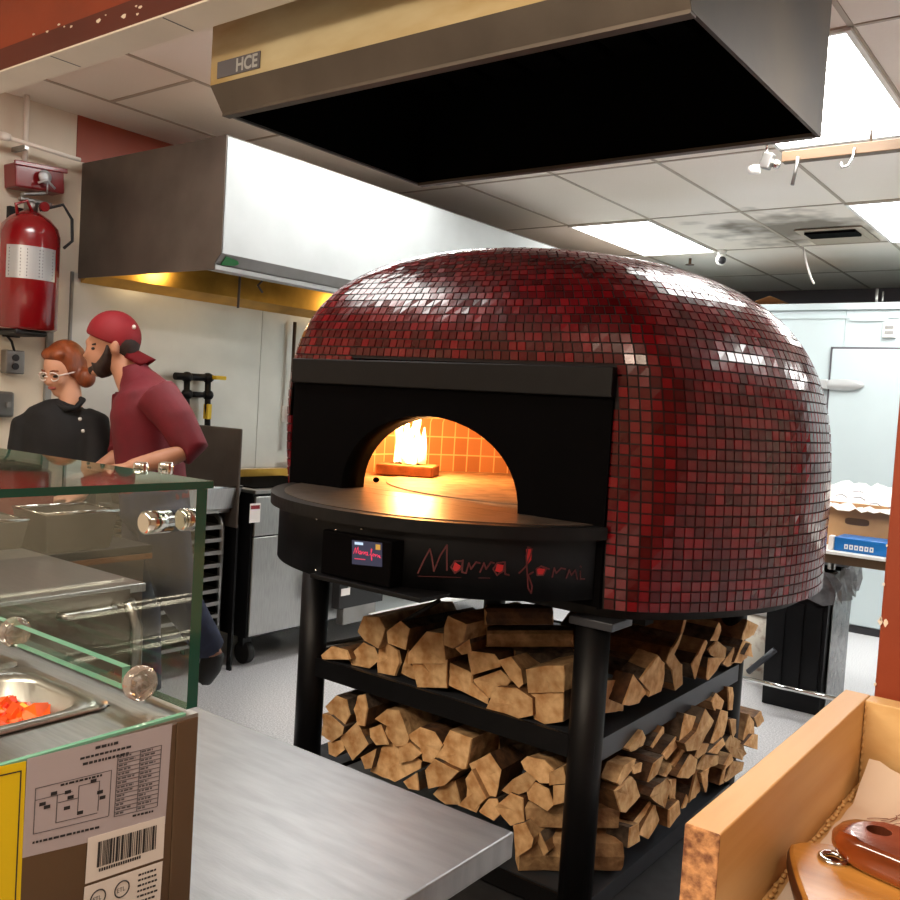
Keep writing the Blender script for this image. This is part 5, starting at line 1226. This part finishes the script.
# torso core, legs and arms inside the clothes
mb.tube([mp(136, 382), mp(145, 398), mp(147, 430), mp(151, 470), mp(156, 505), mp(157, 530)], [(.06, .07), (.16, .09), (.16, .10), (.14, .10), (.15, .11), (.10, .08)], n=20, ref=TOCAM)
armN = [mp(156, 394, -.17), mp(176, 420, -.20), mp(191, 449, -.21), mp(165, 459, -.26), mp(130, 467, -.30)]
mb.tube(armN, [.055, .05, .046, .042, .03], n=14)
armF = [mp(132, 396, .17), mp(128, 425, .20), mp(124, 452, .20), mp(106, 466, .12), mp(92, 474, .05)]
mb.tube(armF, [.055, .05, .046, .04, .028], n=14)
def hand(mb, w_, d, palmn, s=1):
    d = V(d).normalized(); n_ = V(palmn); n_ = (n_-d*n_.dot(d)).normalized(); sd = d.cross(n_)
    mb.tube([w_, w_+d*.04, w_+d*.085], [(.026, .018), (.036, .016), (.034, .013)], n=12)
    for i, (o_, L) in enumerate(((-.03, .062), (-.010, .074), (.011, .07), (.030, .054))):
        b = w_+d*.08+sd*o_; mb.tube([b, b+d*L*.5-n_*.006, b+d*L*.8-n_*.022, b+d*L*.95-n_*.036], [.0095, .009, .008, .006], n=8)
    b = w_+d*.02-sd*.028; mb.tube([b, b+d*.03-sd*.022-n_*.006, b+d*.06-sd*.03-n_*.014], [.012, .0105, .008], n=8)
hand(mb, armN[-1], LEFT*1+V((0, 0, -.12)), UZ); hand(mb, armF[-1], LEFT+V((0, 0, -.2)), UZ)
K = {'F': [mp(150, 508, .09), mp(140, 585, .08), mp(146, 690, .10), V((mp(148, 700, .10).x, mp(148, 700, .10).y, .07))], 'B': [mp(160, 508, -.09), mp(176, 592, -.04), mp(211, 650, .08), mp(214, 656, .09)]}
for k in K.values(): mb.tube(k, [.085, .062, .042, .04], n=14)
remeshed(mb, 'body', 'skin_m', man, .011, 2)
mb = MB()
mb.tube([mp(134, 374), mp(139, 383), mp(146, 394), mp(147, 415), mp(149, 445), mp(152, 475), mp(156, 505)], [(.07, .065), (.10, .085), (.19, .12), (.205, .14), (.185, .138), (.175, .135), (.18, .138)], n=24, ref=TOCAM)
mb.tube(armN[:3]+[armN[2].lerp(armN[3], .35)], [.088, .078, .07, .062], n=16); mb.tube(armF[:3]+[armF[2].lerp(armF[3], .4)], [.085, .075, .066, .06], n=16)
mb.tube([mp(132, 366), mp(134, 374), mp(137, 382)], [.062, .068, .08], n=16)
remeshed(mb, 'shirt', 'shirt_red', man, .012, 2)
mb = MB(); p = mp(124, 411, -.17)
mb.box(p+V((-.02, -.01, -.003)), p+V((.01, .01, .004))); mb.build('chest_mark', 'grey', man)
mb = MB()
for k in K.values(): mb.tube(k[:3], [.115, .085, .066], n=18)
mb.tube([mp(154, 488), mp(156, 515), mp(156, 530)], [(.18, .138), (.185, .14), (.12, .10)], n=20, ref=TOCAM)
remeshed(mb, 'trousers', 'navy', man, .013, 2)
for k, tip in (('F', V((mp(130, 700, .1).x, mp(130, 700, .1).y, .04))), ('B', mp(203, 682, .10))):
    mb = MB(); a_ = K[k][3]; mb.tube([a_+V((0, 0, .02)), a_.lerp(tip, .35)-V((0, 0, .01)), tip], [.045, .05, .035], n=14); remeshed(mb, 'shoe', 'rubber', man, .01, 1)
# beard and hair
mb = MB(); mb.tube([mp(114, 347), mp(113, 354), mp(109.5, 362), mp(103.5, 369), mp(97.5, 372)], [(.083, .014), (.083, .024), (.076, .034), (.062, .040), (.046, .032)], n=16, ref=TOCAM); mb.ell(mp(94, 370), (.024, .032, .024), mat3=BM_); mb.tube([mp(89.5, 360.5), mp(93, 361), mp(97, 364), mp(99, 369)], [(.022, .007), (.034, .009), (.048, .012), (.054, .016)], n=12, ref=TOCAM)
remeshed(mb, 'beard', 'hair_m', man, .007, 1)
mb = MB(); mb.ell(mp(124, 343), (.066, .074, .07), mat3=BM_); mb.ell(mp(128, 351), (.042, .058, .042), mat3=BM_); remeshed(mb, 'hair', 'hair_m', man, .008, 1)
CAPR = -.32
mb = MB()
# cap: dome cut by a tilted plane, brim to the back
capd = M.Rotation(CAPR, 3, TOCAM) @ BM_
r = bmesh.ops.create_uvsphere(mb.bm, u_segments=32, v_segments=20, radius=1)
for v in list(mb.bm.verts):
    q = V((v.co.x*.112, v.co.y*.092, max(-.22, v.co.z)*.112)); v.co = capd @ q + mp(114, 337)
for f in mb.bm.faces: f.smooth = True
cap = mb.build('cap', 'cap_red', man)
mb = MB(); bm = mb.bm; rows = []
for i in range(7):
    f = i/6; row = []
    for j in range(11):
        a = (j-5)/5; q = V((-.088-.105*f*(1-.35*a*a), a*.085*(1-.22*f), -.012-.012*f-.045*a*a)); row.append(bm.verts.new(capd @ q + mp(114, 337)))
    rows.append(row)
for a, b in zip(rows, rows[1:]):
    for j in range(10): bm.faces.new((a[j], a[j+1], b[j+1], b[j])).smooth = True
bmesh.ops.solidify(bm, geom=bm.faces[:], thickness=.005)
mb.build('cap_brim', 'cap_red', man)
mb = MB(); p = mp(134, 327, -.075); mb.ell(p, (.010, .008, .010), n=8); mb.build('cap_badge', 'clear_frame', man)
mb = MB(); [mb.ell(mp(93.5, 348.5, s_*.047), (.010, .010, .007), n=10) for s_ in (-1, 1)]; mb.build('eyes', 'eye', man)
mb = MB(); [mb.tube([mp(90, 345, s_*.03), mp(96, 344, s_*.060)], .005, n=8) for s_ in (-1, 1)]; mb.build('eyebrows', 'hair_m', man)

WD = 4.12
def wp(px, py, d=0): return dep(px, py, WD+d)
wom = thing('person', 'woman with auburn hair and pale glasses in a black polo shirt, looking down', 'person', V((wp(62, 450).x, wp(62, 450).y, 0)))
fdir = LEFT*.42+TOCAM*.9+V((0, 0, -.34)); BW = basis(fdir, TOCAM*.42-LEFT*.9)
hw = wp(64, 369)
def wl_(f, s, u): return hw+BW@V((f, s, u))
mb = MB(); mb.ell(wl_(0, 0, .01), (.092, .072, .10), mat3=BW); mb.ell(wl_(.032, 0, -.052), (.058, .054, .064), mat3=BW); mb.ell(wl_(.062, 0, -.095), (.022, .026, .018), mat3=BW)
mb.tube([wl_(.088, 0, .0), wl_(.099, 0, -.022), wl_(.104, 0, -.036), wl_(.086, 0, -.042)], [.007, .010, .014, .010], n=10)
for s_ in (-1, 1): mb.ell(wl_(.068, s_*.034, -.036), (.022, .024, .024), mat3=BW); mb.ell(wl_(.0, s_*.072, -.02), (.016, .009, .028), mat3=BW)
mb.tube([wp(69, 382), wp(71, 394), wp(71, 408), wp(66, 418)], [.046, .046, .05, .07], n=16)
mb.tube([wp(67, 408), wp(62, 420), wp(60, 450), wp(60, 490), wp(60, 540), wp(60, 560)], [(.09, .06), (.15, .08), (.15, .09), (.13, .085), (.155, .10), (.09, .07)], n=20, ref=R0)
TS_ = V((R0.x, R0.y, 0))
wa = {}
for s_, sh, el, wr_ in ((-1, wp(27, 424), wp(20, 470, -.02), wp(45, 500, -.22)), (1, wp(94, 421), wp(97, 468, -.05), wp(78, 498, -.24))):
    mb.tube([sh, el, wr_], [.045, .04, .028], n=12); wa[s_] = (sh, el, wr_); hand(mb, wr_, TOCAM*.6+(TS_*-s_)*.6, UZ)
for s_ in (-1, 1):
    hp = wp(60+s_*18, 545); mb.tube([hp, V((hp.x, hp.y, .48)), V((hp.x, hp.y, .08))], [.075, .055, .04], n=14)
remeshed(mb, 'body', 'skin_w', wom, .010, 2)
mb = MB(); mb.tube([wp(70, 402), wp(68, 408), wp(63, 418), wp(60, 435), wp(60, 470), wp(60, 515), wp(60, 550)], [(.055, .055), (.10, .075), (.165, .10), (.172, .115), (.16, .112), (.16, .11), (.175, .12)], n=24, ref=R0)
for s_ in (-1, 1):
    sh, el, wr_ = wa[s_]; mb.tube([sh.lerp(wp(62, 416), .25), sh, sh.lerp(el, .6), el], [.06, .07, .068, .06], n=16)
remeshed(mb, 'polo_shirt', 'shirt_black', wom, .012, 9)
mb = MB(); mb.tube([wp(56, 403, -.05), wp(66, 409, -.085), wp(76, 408, -.085), wp(83, 400, -.03), wp(76, 397, .05), wp(63, 398, .05)], (.013), n=10, closed=True); mb.build('collar', 'shirt_black', wom)
mb = MB()
for px, py in ((80, 419), (83, 431)): mb.ell(wp(px, py, -.118), (.008, .008, .008), n=10)
mb.build('shirt_buttons', 'white', wom)
mb = MB()
for s_ in (-1, 1):
    hp = wp(60+s_*18, 540); mb.tube([hp, V((hp.x, hp.y, .48)), V((hp.x, hp.y, .06))], [.095, .075, .065], n=16)
mb.tube([wp(60, 525), wp(60, 560)], [(.17, .11), (.15, .11)], n=18); remeshed(mb, 'trousers', 'rubber', wom, .013, 2)
for s_ in (-1, 1):
    hp = wp(60+s_*18, 540); mb = MB(); mb.tube([V((hp.x, hp.y, .045)), V((hp.x, hp.y, .045))+TOCAM*.08, V((hp.x, hp.y, .035))+TOCAM*.17], [.045, .045, .03], n=12); mb.build('shoe', 'rubber', wom)
mb = MB(); mb.ell(wl_(-.022, 0, .032), (.094, .087, .098), mat3=BW); mb.ell(wl_(.03, 0, .078), (.050, .068, .034), mat3=BW); mb.ell(wl_(-.07, .0, -.035), (.06, .07, .06), mat3=BW); mb.ell(wl_(-.02, .072, .0), (.06, .018, .05), mat3=BW); mb.ell(wl_(-.02, -.072, .0), (.06, .018, .05), mat3=BW)
mb.ell(wp(86, 378, -.01), (.042, .042, .045)); remeshed(mb, 'hair', 'hair_w', wom, .008, 1)
mb = MB()
for s_ in (-1, 1):
    mb.tube([wl_(.100-.012*abs(math.cos(a)), s_*.033+.027*math.cos(a), -.008+.019*math.sin(a)) for a in [k*PI/8 for k in range(16)]], .0028, 0, 6, closed=True)
    mb.tube([wl_(.092, s_*.060, -.004), wl_(.05, s_*.080, -.004), wl_(-.0, s_*.084, -.006)], .0035, n=6)
mb.tube([wl_(.105, -.008, -.006), wl_(.105, .008, -.006)], .003, n=6); mb.build('glasses', 'clear_frame', wom)
mb = MB(); [mb.ell(wl_(.081, s_*.033, -.010), (.012, .013, .006), mat3=BW, n=10) for s_ in (-1, 1)]; mb.build('eyes', 'eye', wom)
mb = MB(); [mb.tube([wl_(.091, s_*.018, .014), wl_(.088, s_*.036, .018), wl_(.076, s_*.052, .012)], .004, n=6) for s_ in (-1, 1)]; mb.build('eyebrows', 'hair_w', wom)
mb = MB(); mb.ell(wl_(.088, 0, -.064), (.010, .024, .008), mat3=BW, n=12); mb.build('lips', 'lip', wom)
mb = MB(); mb.ell(wl_(.0, .083, -.045), (.006, .006, .006), n=8); mb.build('earring', 'chrome', wom)
